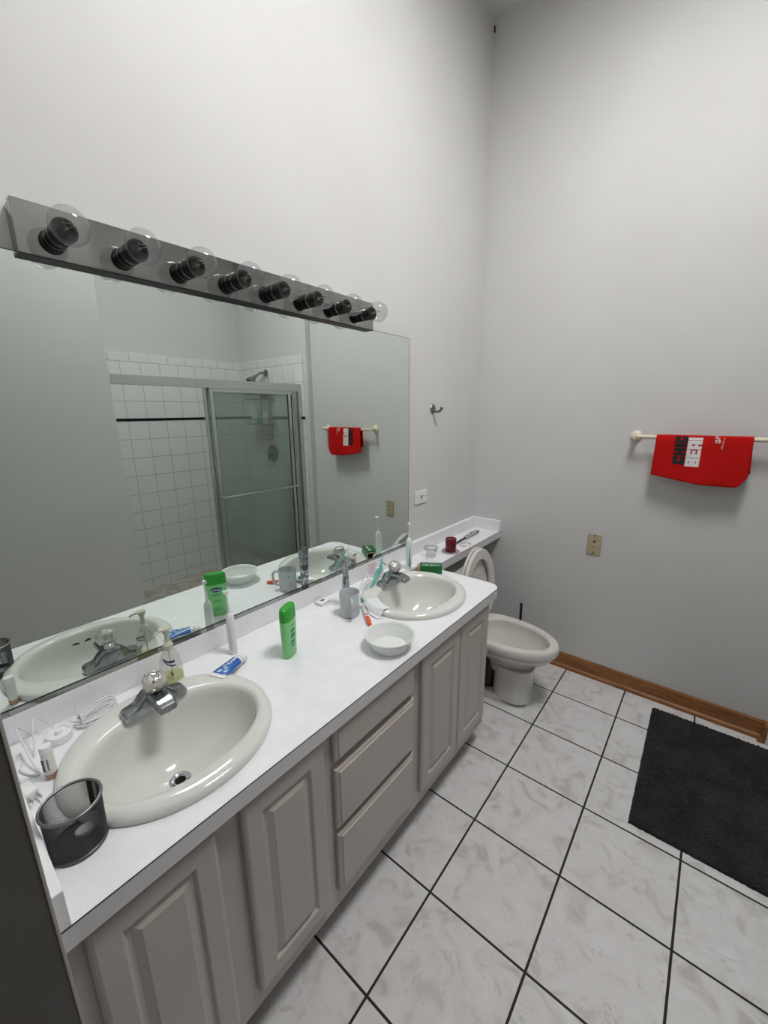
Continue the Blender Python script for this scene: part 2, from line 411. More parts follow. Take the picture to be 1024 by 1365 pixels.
# ------------------------------------------------------------------ countertop
H = .7605; D = .53; YL = -2.3015; YR = -.770; SD = .19
SINKS = [(.285, -2.025), (.285, -1.072)]
def arc(cx, cy, r, a0, a1, n=8): return [(cx+r*math.cos(math.radians(a0+(a1-a0)*i/n)), cy+r*math.sin(math.radians(a0+(a1-a0)*i/n))) for i in range(n+1)]
outline = [(0.0, YL), (D, YL)] + arc(D-.05, YR-.05, .05, 0, 90) + [(SD+.012, YR)] + arc(SD+.012, YR+.012, .012, 270, 180, 4)[1:] + [(SD, 0), (0.0, 0)]
holes = [[(cx+.175*math.cos(2*PI*i/40), cy+.19*math.sin(2*PI*i/40)) for i in range(40)] for cx, cy in SINKS]
ct = thing('countertop', 'long white laminate countertop with two sinks, narrowing to a shelf over the toilet', 'countertop', (.25, -1.5, H))
bm = BM(); slab(bm, [outline]+holes, H-.019, H)
obj('top', bm, M['laminate'], ct, smooth=False)
bm = BM()
front = [(D, YL)] + arc(D-.05, YR-.05, .05, 0, 90) + [(SD+.012, YR)] + arc(SD+.012, YR+.012, .012, 270, 180, 4)[1:] + [(SD, -.0005)]
def strip(bm, path, out, z0, z1, inn=.0):
    n = len(path); pts = []
    for i, (x, y) in enumerate(path):
        a = Vector(path[max(i-1, 0)]); b = Vector(path[min(i+1, n-1)]); d = (b-a).normalized(); nrm = Vector((d.y, -d.x))
        pts.append((Vector((x, y)) + nrm*out, Vector((x, y)) - nrm*inn))
    v = [[bm.verts.new((p.x, p.y, z)) for p, z in ((o_, z0), (o_, z1), (i_, z1), (i_, z0))] for o_, i_ in pts]
    for a, b in zip(v, v[1:]):
        for k in range(4): bm.faces.new((a[k], a[(k+1) % 4], b[(k+1) % 4], b[k]))
    bm.faces.new(v[0]); bm.faces.new(v[-1][::-1])
strip(bm, front, .0012, H-.040, H-.0018, .012)
obj('front_edge', bm, M['laminate_edge_shaded'], ct, ang=30)
bm = BM(); strip(bm, front, .0014, H-.0018, H-.0002, .0005)
obj('edge_seam', bm, M['seam'], ct, ang=30, label='thin dark seam line along the laminate edge')
def bs(name, a, lab=None):
    bm = BM(); box(bm, *a, bev=.0015); return obj(name, bm, M['laminate'], ct, smooth=False, label=lab)
bs('backsplash', (.0, YL+.0005, H, .0215, -.0005, H+.068))
bs('backsplash', (.0215, -.0205, H, SD+.002, -.0005, H+.068), 'short white backsplash return at the back wall')
bs('backsplash', (.0215, YL, H, D+.001, YL+.0165, H+.068), 'side splash at the left end')

# ------------------------------------------------------------------ vanity cabinet
FX = .502
vc = thing('vanity_cabinet', 'beige grey bathroom vanity cabinet with four raised panel doors and three drawers', 'vanity cabinet', (.25, -1.5, 0))
bm = BM()
y0c, y1c = -2.30, -.828
# open carcass so the basins hang inside it
box(bm, .003, y0c, .105, FX, y0c+.016, H-.042); box(bm, .003, y1c-.016, .105, FX, y1c, H-.042)
box(bm, .003, y0c, .105, FX, y1c, .121); box(bm, .003, y0c, .105, .012, y1c, H-.042)
box(bm, .012, -1.762, .121, FX-.02, -1.748, H-.05); box(bm, .012, -1.385, .121, FX-.02, -1.371, H-.05)
obj('body', bm, M['cabinet'], vc, smooth=False)
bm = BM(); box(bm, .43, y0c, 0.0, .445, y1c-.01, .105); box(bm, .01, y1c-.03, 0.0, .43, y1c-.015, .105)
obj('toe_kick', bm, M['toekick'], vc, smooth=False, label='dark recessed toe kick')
doors = [(-2.276, -2.062), (-2.008, -1.783), (-1.348, -1.098), (-1.090, -.855)]
drws = [(.608, .712), (.392, .586), (.172, .374)]
bm = BM()
def face(ya, yb, za, zb_): box(bm, FX-.018, ya, za, FX+.001, yb, zb_)
for ya, yb in ((y0c, -2.262), (-2.076, -1.994), (-1.797, -1.735), (-1.405, -1.334), (-1.112, -1.076), (-.870, y1c)): face(ya, yb, .105, H-.040)
for ya, yb in ((-2.262, -2.076), (-1.994, -1.797), (-1.735, -1.405), (-1.334, -1.112), (-1.076, -.870)):
    face(ya, yb, .105, .19); face(ya, yb, .700, H-.040)
face(-1.735, -1.405, .570, .622); face(-1.735, -1.405, .360, .405)
obj('face_frame', bm, M['cabinet'], vc, smooth=False)
def rrect(y0, y1, z0, z1, x, i): return [Vector((x, y0+i, z0+i)), Vector((x, y1-i, z0+i)), Vector((x, y1-i, z1-i)), Vector((x, y0+i, z1-i))]
for k, (ya, yb) in enumerate(doors):
    z0, z1 = (.165, .706)
    bm = BM(); X = FX+.001
    loft(bm, [rrect(ya, yb, z0, z1, X, 0), rrect(ya, yb, z0, z1, X+.012, 0), rrect(ya, yb, z0, z1, X+.0165, .004), rrect(ya, yb, z0, z1, X+.0185, .009),
              rrect(ya, yb, z0, z1, X+.0185, .044), rrect(ya, yb, z0, z1, X+.0165, .047), rrect(ya, yb, z0, z1, X+.0115, .051), rrect(ya, yb, z0, z1, X+.0115, .056),
              rrect(ya, yb, z0, z1, X+.0175, .070), rrect(ya, yb, z0, z1, X+.0185, .0715)])
    obj('door', bm, M['cabinet'], vc, smooth=False)
for z0, z1 in drws:
    bm = BM(); X = FX+.001; ya, yb = -1.748, -1.393
    loft(bm, [rrect(ya, yb, z0, z1, X, 0), rrect(ya, yb, z0, z1, X+.010, 0), rrect(ya, yb, z0, z1, X+.0135, .003), rrect(ya, yb, z0, z1, X+.015, .006),
              rrect(ya, yb, z0, z1, X+.016, .011), rrect(ya, yb, z0, z1, X+.0195, .013)])
    obj('drawer', bm, M['cabinet'], vc, smooth=False)

# ------------------------------------------------------------------ sinks
def sink_bm(cx, cy):
    R = []
    n = 64
    for dx, z, rx, ry, e_ in ((0, H+.0003, .205, .217, 2.05), (0, H+.007, .207, .219, 2.05), (0, H+.014, .2045, .2165, 2.05), (0, H+.0185, .199, .211, 2.05), (0, H+.021, .191, .203, 2.05),
                              (.006, H+.022, .170, .198, 2.05), (.017, H+.021, .145, .190, 2.1), (.019, H+.018, .140, .184, 2.1), (.020, H+.011, .1355, .179, 2.1), (.020, H-.004, .132, .175, 2.1), (.019, H-.03, .127, .168, 2.1), (.018, H-.065, .115, .150, 2.1),
                              (.013, H-.095, .095, .122, 2.05), (.005, H-.116, .068, .085, 2), (-.005, H-.128, .042, .048, 2), (-.012, H-.1315, .024, .024, 2)):
        R.append(ell(cx+dx, cy, z, rx, ry, n, e_))
    inner = len(R)
    # underside
    for dx, z, rx, ry in ((-.012, H-.142, .026, .026), (-.005, H-.139, .048, .055), (.005, H-.126, .076, .094), (.013, H-.105, .104, .132), (.018, H-.070, .124, .160), (.019, H-.03, .137, .178), (.012, H-.001, .150, .186), (.0, H-.001, .190, .202)):
        R.append(ell(cx+dx, cy, z, rx, ry, n, 2.05))
    bm = BM(); loft(bm, R, closed=True)
    return bm
def make_sink(cx, cy, label, group=None):
    s = thing('sink', label, 'sink', (cx, cy, H), 'sinks set in the countertop')
    obj('basin', sink_bm(cx, cy), M['porcelain'], s)
    bm = BM(); c = (cx-.012, cy, H-.133)
    lathe(bm, [(.0125, 0), (.0235, .0005), (.0245, .002), (.023, .0035), (.019, .004), (.0155, .0015), (.0155, -.010), (.0125, -.010)], c, n=32, cap0=False, cap1=False)
    d = obj('drain', bm, M['chrome'], s)
    bm = BM(); lathe(bm, [(.0157, -.0095), (.0157, -.0105), (.0, -.0105)], c, n=24)
    obj('drain_hole', bm, M['black'], d, label='dark drain opening')
    # overflow slots on the front slope of the basin (seen in the mirror)
    for dy in (-.018, .018):
        bm = BM()
        q = Matrix.Translation((cx+.153, cy+dy, H-.018)) @ Matrix.Rotation(math.radians(-12), 4, 'Y')
        r = [[q @ Vector((x_, .0125*math.cos(2*PI*i/16), .0075*math.sin(2*PI*i/16))) for i in range(16)] for x_ in (-.0045, .001)]
        loft(bm, r); obj('overflow_slot', bm, M['black'], s)
    return s
s1 = make_sink(*SINKS[0], 'cream oval drop-in sink at the near left end of the counter, with visible drain')
s2 = copy_tree(s1); s2.location = (SINKS[1][0], SINKS[1][1], H)
s2['label'] = 'cream oval drop-in sink at the far right end of the counter, beside the white bowl'

# ------------------------------------------------------------------ faucets
def make_faucet(cx, cy, label):
    z = H+.0215
    f = thing('faucet', label, 'faucet', (cx-.14, cy, z), 'faucets behind the sinks')
    x0 = cx-.122; cy = cy+.008   # centre line of the base plate
    bm = BM()
    # base casting lofted along y: low wings, raised middle
    secs = []
    for t, hw, h in ((-.073, .012, .004), (-.072, .019, .012), (-.067, .022, .017), (-.052, .0225, .020), (-.043, .021, .023), (-.030, .022, .038), (-.020, .023, .046), (.020, .023, .046), (.030, .022, .038), (.043, .021, .023), (.052, .0225, .020), (.067, .022, .017), (.072, .019, .012), (.073, .012, .004)):
        secs.append([Vector((x0+a*hw, cy+t, z+b*h)) for a, b in ((-1, 0), (-1, .62), (-.82, .9), (-.5, 1), (.5, 1), (.82, .9), (1, .62), (1, 0))])
    loft(bm, secs)
    obj('body', bm, M['chrome_old'], f, ang=28)
    bm = BM()
    secs = []
    for dx, hw, zc, hh in ((0, .023, .028, .016), (.025, .0225, .033, .014), (.045, .022, .036, .012), (.066, .0215, .035, .0105), (.082, .0205, .031, .0095), (.086, .019, .0295, .0085)):
        secs.append([Vector((x0+dx, cy+a*hw, z+zc+b*hh)) for a, b in ((-1, -.6), (-1, .5), (-.75, .95), (0, 1), (.75, .95), (1, .5), (1, -.6), (.8, -1), (-.8, -1))])
    loft(bm, secs)
    sp = obj('spout', bm, M['chrome_old'], f, ang=28)
    bm = BM(); lathe(bm, [(.0085, 0), (.0105, .001), (.0105, .012), (.008, .014)], (x0+.072, cy, z+.015), n=20); obj('aerator', bm, M['chrome'], sp)
    # ball knob of clear fluted acrylic on a short tilted neck
    ax = Vector((.42, 0, .9)).normalized(); o = Vector((x0+.004, cy, z+.036))
    bm = BM(); lathe(bm, [(.017, 0), (.0165, .008), (.014, .014), (.0125, .02)], o, ax, 24); obj('neck', bm, M['chrome'], f)
    bm = BM(); n = 48; q = Vector((0, 0, 1)).rotation_difference(ax); R = []
    for r, h, am in ((.012, .018, 0), (.019, .021, .3), (.0235, .028, 1), (.0255, .036, 1), (.0265, .044, 1), (.0255, .050, 1), (.0225, .0545, .6), (.0185, .056, 0), (.0175, .0545, 0)):
        R.append([o + q @ Vector((1, 0, 0)) * 0 + q @ Vector(((r+am*.0013*math.cos(12*2*PI*i/n))*math.cos(2*PI*i/n), (r+am*.0013*math.cos(12*2*PI*i/n))*math.sin(2*PI*i/n), h)) for i in range(n)])
    loft(bm, R); k = obj('knob', bm, M['knob'], f, label='clear fluted acrylic knob')
    bm = BM(); lathe(bm, [(.0172, .0545), (.0168, .057), (.013, .0605), (.006, .062), (0.0005, .0622)], o, ax, 32); obj('knob_cap', bm, M['chrome_bright'], k, label='shiny silver cap')
    return f
M['knob'] = mat('acrylic_knob', (.62, .60, .56), .08, .55)
M['chrome_bright'] = mat('polished_cap', (.92, .92, .9), .08, 1)
f1 = make_faucet(*SINKS[0], 'chrome round-knob faucet behind the near left sink, in front of the soap bottle')
f2 = copy_tree(f1); f2.location = f1.location + Vector((0, SINKS[1][1]-SINKS[0][1], 0))
f2['label'] = 'chrome round-knob faucet behind the far sink, next to the teal edged packet'

# ------------------------------------------------------------------ mirror, light bar
mr = thing('mirror', 'wide frameless wall mirror above the counter reflecting the shower and red towel', 'mirror', (0, -1.5, .845))
bm = BM(); box(bm, .014, -2.30, .845, .020, -.740, 1.800); obj('glass', bm, M['mirror'], mr, smooth=False)
bm = BM(); box(bm, .001, -2.30, .845, .0138, -.7400, 1.8005); box(bm, .001, -.7399, .845, .0200, -.7372, 1.8018); box(bm, .001, -2.30, 1.8001, .0200, -.7400, 1.8018); obj('backing', bm, M['seam'], mr, smooth=False, label='dark backing edge')
bm = BM(); box(bm, .0005, -2.30, H+.0685, .0205, -.740, .8436, .0008); obj('channel', bm, M['bar_chrome'], mr, smooth=False, label='chrome channel under the mirror')
bm = BM(); box(bm, .0202, -2.30, .8437, .0215, -.740, .8458); obj('bottom_gasket', bm, M['black'], mr, smooth=False, label='thin black line at the mirror foot')

BZ = 1.8435
lb = thing('vanity_light_bar', 'long chrome vanity light bar with eight clear globe bulbs above the mirror', 'light fixture', (0, -1.55, BZ))
bm = BM(); box(bm, .0005, -2.083, 1.8032, .020, -1.013, 1.886); box(bm, .0202, -2.083, 1.795, .042, -1.013, 1.892, .0015)
obj('backplate', bm, M['bar_chrome'], lb, smooth=False)
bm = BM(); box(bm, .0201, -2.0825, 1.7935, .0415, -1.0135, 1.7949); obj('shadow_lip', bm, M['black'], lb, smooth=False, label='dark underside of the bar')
for i in range(8):
    y = -2.0135 + i*.1340; zc = 1.8400
    bm = BM(); lathe(bm, [(.0205, 0), (.0215, .001), (.0215, .022), (.0203, .023), (.0203, .0245), (.0215, .0255), (.0215, .041), (.0230, .0425), (.0230, .0485), (.0218, .050), (.0195, .050), (.018, .032), (0.001, .030)], (.042, y, zc), (1, 0, 0), 32)
    s = obj('socket', bm, M['black_gloss'], lb)
    bm = BM(); lathe(bm, [(.0216, .0120), (.02185, .0126), (.0216, .0132)], (.042, y, zc), (1, 0, 0), 32, False, False); obj('ring', bm, M['chrome'], s, label='thin bright ring')
    bm = BM(); c0 = .0775; R = .0348
    prof = []
    for k in range(1, 19):
        a = math.radians(150 - 150*k/18)
        prof.append((max(R*math.sin(a), .0004), c0 + R*math.cos(a)))
    lathe(bm, prof, (.042, y, zc), (1, 0, 0), 36, False, True)
    b = obj('bulb', bm, M['bulb'], lb, label='unlit clear globe bulb')
    bm = BM()
    lathe(bm, [(.010, .033), (.0085, .044), (.004, .056), (.002, .062)], (.042, y, zc), (1, 0, 0), 14)
    for sgn in (-1, 1):
        tube(bm, [(.100, y, zc), (.112, y+sgn*.006, zc+.002), (.124, y+sgn*.012, zc+.003)], .0006, 6)
    tube(bm, [(.124, y-.012, zc+.003), (.127, y-.005, zc+.001), (.124, y, zc+.004), (.127, y+.005, zc+.001), (.124, y+.012, zc+.003)], .0005, 6, 3)
    obj('filament', bm, M['filament'], b)

# ------------------------------------------------------------------ wall fittings
hk = thing('robe_hook', 'small round dull metal robe hook on the wall right of the mirror', 'hook', (0, -.504, 1.495))
bm = BM(); lathe(bm, [(.022, .0005), (.023, .002), (.021, .005), (.012, .0065), (.0005, .007)], (0, -.504, 1.495), (1, 0, 0), 28); obj('wall_disc', bm, M['steel'], hk)
bm = BM(); tube(bm, [(.005, -.504, 1.484), (.022, -.500, 1.481), (.040, -.497, 1.486), (.050, -.495, 1.502)], lambda t: .0052+.002*t, 12, 5); obj('prong', bm, M['steel'], hk)

oc = thing('wall_outlet', 'white horizontal outlet plate on the wall just right of the mirror', 'outlet', (0, -.6075, 1.054))
bm = BM(); box(bm, .0003, -.662, 1.020, .0065, -.553, 1.088, .0025); obj('cover_plate', bm, M['white'], oc, smooth=False)
bm = BM(); box(bm, .006, -.632, 1.036, .0085, -.583, 1.072, .002); rc = obj('receptacle', bm, M['white'], oc, smooth=False)
bm = BM()
for y, z, a, b in ((-.620, 1.049, .0035, .001), (-.620, 1.060, .0035, .001), (-.595, 1.049, .0035, .001), (-.595, 1.060, .0035, .001)): box(bm, .0082, y-a, z-b, .0089, y+a, z+b)
for y in (-.6075,): box(bm, .0082, y-.004, 1.047, .0095, y+.004, 1.062, .0005)
for y in (-.645, -.570): lathe(bm, [(.002, .006), (.002, .0072)], (0, y, 1.054), (1, 0, 0), 10)
obj('slots', bm, M['black'], rc, smooth=False, label='dark slots and buttons')

bp_ = thing('blank_cover_plate', 'worn beige wall plate with dark screws low on the back wall', 'wall plate', (.7195, 0, .781))
bm = BM(); box(bm, .685, -.0065, .724, .754, -.0004, .838, .003)
obj('cover_plate', bm, M['beige'], bp_, smooth=False)
for x, z, r in ((.7195, .831, .0042), (.7195, .818, .0024), (.7195, .797, .0062), (.7195, .770, .0024), (.7195, .745, .0024), (.7195, .733, .0042)):
    bm = BM(); lathe(bm, [(r, 0), (r*.9, .0012)], (x, -.0062, z), (0, -1, 0), 14); obj('screw', bm, M['screw'], bp_)

BARZ, BARY = 1.3585, -.060
tb = thing('towel_bar', 'ivory towel bar with round wall mounts on the back wall', 'towel bar', (1.1, 0, BARZ))
bm = BM(); tube(bm, [(.842, BARY, BARZ), (1.358, BARY, BARZ)], .0095, 16); obj('rod', bm, M['ivory'], tb)
for x in (.847, 1.353):
    bm = BM(); lathe(bm, [(.026, .0004), (.0265, .004), (.023, .009), (.013, .013), (.0115, .045), (.0125, .052), (.013, .062), (.011, .070), (.006, .0725), (.0005, .073)], (x, 0, BARZ), (0, -1, 0), 28)
    obj('wall_mount', bm, M['ivory'], tb)

# towel: folded over the bar, front and back flaps
def towel_front(s, t):
    """s 0..1 across, t 0..1 down the front flap"""
    xl = .936-.002*t; xr = 1.272 + .004*t - .020*max(0, t-.82)/.18*1.0
    z_bot = 1.187 - .030*math.sin(min(1, s*1.35)*PI/2)**1.3 + (.012*max(0, (s-.93)/.07)**2)
    z = (BARZ+.0105) + (z_bot-(BARZ+.0105))*t
    x = xl + (xr-xl)*s
    fold = .0045*math.sin(s*7.5+.6)*t + .003*math.sin(s*15+2)*t*t
    y = BARY - .0125 - .004*min(1, t*8) - .006*t + fold
    return Vector((x, y, z))
tw = thing('hand_towel', 'red rally towel with black and white lettering folded over the towel bar', 'towel', (1.105, BARY, BARZ))
bm = BM(); NS, NT = 44, 30; th = .0035
grid = []
for i in range(NS+1):
    s = i/NS; col = []
    for j in range(NT, 0, -1): col.append(towel_front(s, j/NT))
    top = towel_front(s, 0)
    for a in range(0, 181, 20):
        r = .0125
        col.append(Vector((top.x, BARY - r*math.cos(math.radians(a)), BARZ + .0005 + r*math.sin(math.radians(a)))))
    for j in range(1, 17):
        t = j/16
        x = top.x + .010*t*(1 if s > .5 else .2)*s
        col.append(Vector((x, BARY + .0125 + .003*math.sin(s*6+1)*t, BARZ - t*(.132+.012*s))))
    grid.append(col)
V1 = [[bm.verts.new(p) for p in c] for c in grid]
for i in range(NS):
    for j in range(len(V1[0])-1): bm.faces.new((V1[i][j], V1[i+1][j], V1[i+1][j+1], V1[i][j+1]))
o = obj('cloth', bm, M['red_towel'], tw, ang=80)
sm = o.modifiers.new('thick', 'SOLIDIFY'); sm.thickness = .0032; sm.offset = -1

# block letters of the towel. each letter: rectangles in a unit cell (u across the letter, v up)
G = {'C': [(0, 0, .42, 1), (.42, 0, 1, .40), (.42, .60, 1, 1), (.70, .40, 1, .46), (.70, .54, 1, .60)],
     'H': [(0, 0, .42, 1), (.58, 0, 1, 1), (.42, .36, .58, .64)],
     'I': [(.0, 0, 1, 1)],
     'B': [(0, 0, .40, 1), (.40, 0, 1, .22), (.40, .30, 1, .46), (.40, .46, .96, .54), (.40, .54, 1, .70), (.40, .78, 1, 1), (.60, .22, 1, .30), (.60, .70, 1, .78)],
     'E': [(0, 0, .45, 1), (.45, 0, 1, .27), (.45, .37, .92, .63), (.45, .73, 1, 1)],
     'A': [(0, 0, .40, 1), (.60, 0, 1, 1), (.40, .26, .60, .48), (.40, .70, .60, 1)],
     'R': [(0, 0, 1, 1)]}
def towel_pt(x, z, off=.0042):
    # invert towel_front for a world x, z
    s = (x-.936)/(.336)
    for _ in range(6):
        zb_ = towel_front(s, 1).z; t = (z-(BARZ+.0105))/(zb_-(BARZ+.0105)); t = max(0, min(1, t))
        xl = towel_front(0, t).x; xr = towel_front(1, t).x; s = (x-xl)/(xr-xl)
    p = towel_front(s, t); return Vector((p.x, p.y-off+.0035, p.z))
def letter(bm, ch, x0, z0, wx, wz, shear=0.0):
    """rotated a quarter turn: the letter's own 'up' points to -x, its 'right' points to +z"""
    for u0, v0, u1, v1 in G[ch]:
        nu, nv = 3, 3
        P = [[None]*(nv+1) for _ in range(nu+1)]
        for a in range(nu+1):
            for b in range(nv+1):
                u = u0+(u1-u0)*a/nu; v = v0+(v1-v0)*b/nv
                z = z0 + u*wz; x = x0 + (1-v)*wx + shear*(z-1.24)
                P[a][b] = bm.verts.new(towel_pt(x, min(z + .04*(1.05-x)*0, BARZ+.009)))
        for a in range(nu):
            for b in range(nv): bm.faces.new((P[a][b], P[a+1][b], P[a+1][b+1], P[a][b+1]))
bm = BM(); zz = 1.243
for ch, wz in (('C', .036), ('H', .034), ('I', .0175), ('C', .030)):
    letter(bm, ch, 1.009, zz, .0455, min(wz, BARZ+.009-zz)); zz += wz+.0022
pb = obj('print', bm, M['print_black'], tw, smooth=False, label='black printed letters CHIC')
bm = BM(); zz = 1.236
for ch, wz in (('B', .037), ('E', .034), ('A', .036), ('R', .012)):
    letter(bm, ch, 1.0565, zz, .0505, min(wz, BARZ+.009-zz)); zz += wz+.0022
obj('print', bm, M['print_white'], tw, smooth=False, label='white printed letters BEA')
bm = BM()
def tmtx(x, z): p = towel_pt(x, z, .0045); return frame_mtx(p, (0.04, 0, 1), (-1, 0, .04))
lathe(bm, [(.0095, 0), (.0095, .0004)], towel_pt(1.158, 1.348), (0, -1, 0), 24)
text_bm(bm, 'P', tmtx(1.157, 1.365), .024, bold=.0004)
text_bm(bm, 'Official Banner', tmtx(1.176, 1.340), .0085)
obj('print', bm, M['print_white'], tw, smooth=False, label='small white sponsor print')
bm = BM(); text_bm(bm, '>', tmtx(1.1585, 1.348) @ Matrix.Translation((0, 0, .0006)), .019, bold=.0006)
obj('print', bm, M['red_towel'], tw, smooth=False, label='red triangle inside the white disc')

# ------------------------------------------------------------------ toilet
TY = -.435
def egg(xb, xf, hw, z, n=48, cy=TY, e_=2.15):
    """outline from xb (wall side) to xf (front), widest behind the middle"""
    out = []; xm = xb + (xf-xb)*.42
    for i in range(n):
        t = 2*PI*i/n; c, s = math.cos(t), math.sin(t)
        ax = (xf-xm) if c > 0 else (xm-xb)
        ee = 2.0 if c > 0 else (2.6 if hw > .13 else 2.15)
        out.append(Vector((xm + ax*math.copysign(abs(c)**(2/ee), c), cy + hw*math.copysign(abs(s)**(2/ee), s), z)))
    return out
tl = thing('toilet', 'cream porcelain toilet with its seat and lid raised beside the vanity', 'toilet', (.40, TY, 0))
RZ = .357
bm = BM()
loft(bm, [egg(.365, .575, .072, .150), egg(.355, .588, .084, .200), egg(.30, .612, .104, .238), egg(.235, .665, .142, .268), egg(.22, .685, .158, .292), egg(.215, .692, .164, .305), egg(.215, .690, .163, .309),
          egg(.212, .699, .169, .313), egg(.212, .704, .172, .325), egg(.212, .704, .172, .343), egg(.214, .701, .169, .352), egg(.219, .696, .164, RZ),
          egg(.292, .663, .131, RZ+.001), egg(.297, .657, .126, RZ-.003), egg(.300, .654, .123, RZ-.012), egg(.298, .656, .125, RZ-.03), egg(.308, .646, .116, RZ-.06), egg(.325, .625, .101, RZ-.09), egg(.345, .598, .082, RZ-.12), egg(.365, .57, .062, RZ-.15), egg(.39, .54, .041, RZ-.175), egg(.415, .505, .020, RZ-.190)], True, True)
obj('bowl', bm, M['porcelain_toilet'], tl)
bm = BM()
loft(bm, [egg(.16, .600, .103, .0), egg(.16, .600, .103, .018), egg(.17, .592, .094, .030), egg(.20, .570, .070, .036)])
def col(xb, xf, hw, z): return ell((xb+xf)/2, TY, z, (xf-xb)/2, hw, 40, 2.8)
loft(bm, [col(.395, .592, .095, .02), col(.40, .588, .092, .10), col(.40, .588, .090, .17), col(.385, .600, .096, .205)])
loft(bm, [col(.165, .24, .05, .02), col(.165, .24, .05, .20), col(.20, .32, .06, .225), col(.20, .31, .09, .27)])
obj('base', bm, M['porcelain_toilet'], tl)
bm = BM(); loft(bm, [col(.245, .41, .075, .034), col(.245, .41, .072, .15), col(.27, .41, .06, .215)]); obj('base_dark_fill', bm, M['black'], tl, label='solid black fill darkening the gap behind the front column of the base')  # solid black block put in to darken the recess behind the column
bm = BM(); loft(bm, [egg(.388, .542, .042, RZ-.1735), egg(.388, .542, .042, RZ-.1730)]); obj('water', bm, M['water'], tl, label='still water in the bowl')
bm = BM(); TYT = -.435
def rb(x0, x1, hy, z, e_=5): return ell((x0+x1)/2, TYT, z, (x1-x0)/2, hy, 48, e_)
loft(bm, [rb(.035, .195, .205, .357), rb(.03, .205, .215, .372), rb(.022, .222, .214, .58), rb(.022, .224, .215, .612)]); obj('tank', bm, M['porcelain_toilet'], tl)
bm = BM(); loft(bm, [rb(.016, .230, .219, .613), rb(.014, .233, .221, .618), rb(.014, .233, .221, .641), rb(.020, .228, .216, .648)]); obj('tank_lid', bm, M['porcelain_toilet'], tl)
bm = BM(); lathe(bm, [(.012, 0), (.012, .012)], (.222, -.60, .565), (1, 0, 0), 16); tube(bm, [(.236, -.60, .565), (.238, -.57, .562), (.238, -.54, .556)], .006, 10); obj('flush_lever', bm, M['chrome'], tl)
# seat and lid standing up against the tank
def upright(ob, w_in, lean0, thick0, thick1, ring, h0=.372, h1=.775, hw=.178):
    n = 56
    def outline(k_in):
        pts = []; hh = (h1-h0)
        zm = h0 + hh*.42
        for i in range(n):
            t = 2*PI*i/n; c, s = math.cos(t), math.sin(t)
            a = (h1-zm) if s > 0 else (zm-h0)
            ee = 2.0 if s > 0 else 2.9
            pts.append((k_in_y := (hw-k_in)*math.copysign(abs(c)**(2/ee), c), zm + (a-k_in)*math.copysign(abs(s)**(2/ee), s)))
        return pts
    def place(pts, d):
        out = []
        for y, z in pts:
            x = lean0 - (z-h0)*.075 + d
            out.append(Vector((x, TY+y, z)))
        return out
    O, O2, I, I2 = outline(0), outline(.004), outline(w_in), outline(w_in+.004)
    bm = BM()
    if ring: loft(bm, [place(O, thick0+.004), place(O2, thick0), place(I2 if False else outline(w_in-.004), thick0), place(I, thick0+.003), place(I, thick1-.003), place(outline(w_in-.004), thick1), place(O2, thick1), place(O, thick1-.004)], closed=True)
    else: loft(bm, [place(outline(.008), thick0), place(O, thick0+.004), place(O, thick1-.003), place(O2, thick1), place(outline(.02), thick1-.001)])
    return bm
obj('seat_lid', upright(None, 0, .276, -.014, 0, False, hw=.182, h1=.778), M['porcelain_toilet'], tl, label='raised oval lid behind the seat')
obj('seat_ring', upright(None, .058, .276, .003, .022, True), M['porcelain_toilet'], tl, label='raised oval seat ring')
for dy in (-.075, .075):
    bm = BM(); lathe(bm, [(.016, -.02), (.016, .02)], (.276, TY+dy, .373), (0, 1, 0), 16); box(bm, .262, TY+dy-.016, .356, .290, TY+dy+.016, .374); obj('hinge', bm, M['porcelain_toilet'], tl)
for sy in (-1, 1):
    bm = BM(); lathe(bm, [(.013, 0), (.012, .01), (.006, .016), (.0005, .017)], (.35, TY+sy*.085, .020), (0, 0, 1), 16); obj('bolt_cap', bm, M['white'], tl)
sv = thing('supply_valve', 'small chrome water supply valve on the wall behind the toilet', 'valve', (.0, -.70, .17))
bm = BM(); lathe(bm, [(.022, .0005), (.02, .004), (.008, .006), (.008, .05)], (0, -.70, .17), (1, 0, 0), 20); lathe(bm, [(.011, .0), (.011, .035)], (.05, -.70, .158), (0, 0, 1), 16); obj('valve_body', bm, M['chrome'], sv)
bm = BM(); tube(bm, [(.05, -.70, .193), (.055, -.69, .25), (.08, -.62, .32), (.09, -.60, .350)], .005, 8, 6); obj('hose', bm, M['steel'], sv)
bm = BM(); lathe(bm, [(.018, .0), (.018, .01)], (.068, -.70, .17), (1, 0, 0), 12); obj('handle', bm, M['white'], sv)

tbr = thing('toilet_brush', 'toilet brush with a thin black handle standing behind the toilet by the back wall', 'toilet brush', (.392, -.10, 0))
bm = BM(); lathe(bm, [(.040, 0), (.042, .004), (.037, .10), (.038, .104), (.034, .104), (.034, .01), (.001, .008)], (.392, -.10, 0), n=28); obj('holder', bm, M['black'], tbr)
bm = BM(); tube(bm, [(.392, -.10, .06), (.392, -.10, .14), (.391, -.10, .25), (.388, -.10, .372)], lambda t: .0062+.0016*t, 14); obj('handle', bm, M['black'], tbr)
bm = BM(); lathe(bm, [(.010, .012), (.028, .02), (.030, .06), (.02, .085), (.006, .09)], (.392, -.10, 0), n=20); obj('bristles', bm, M['white'], tbr)

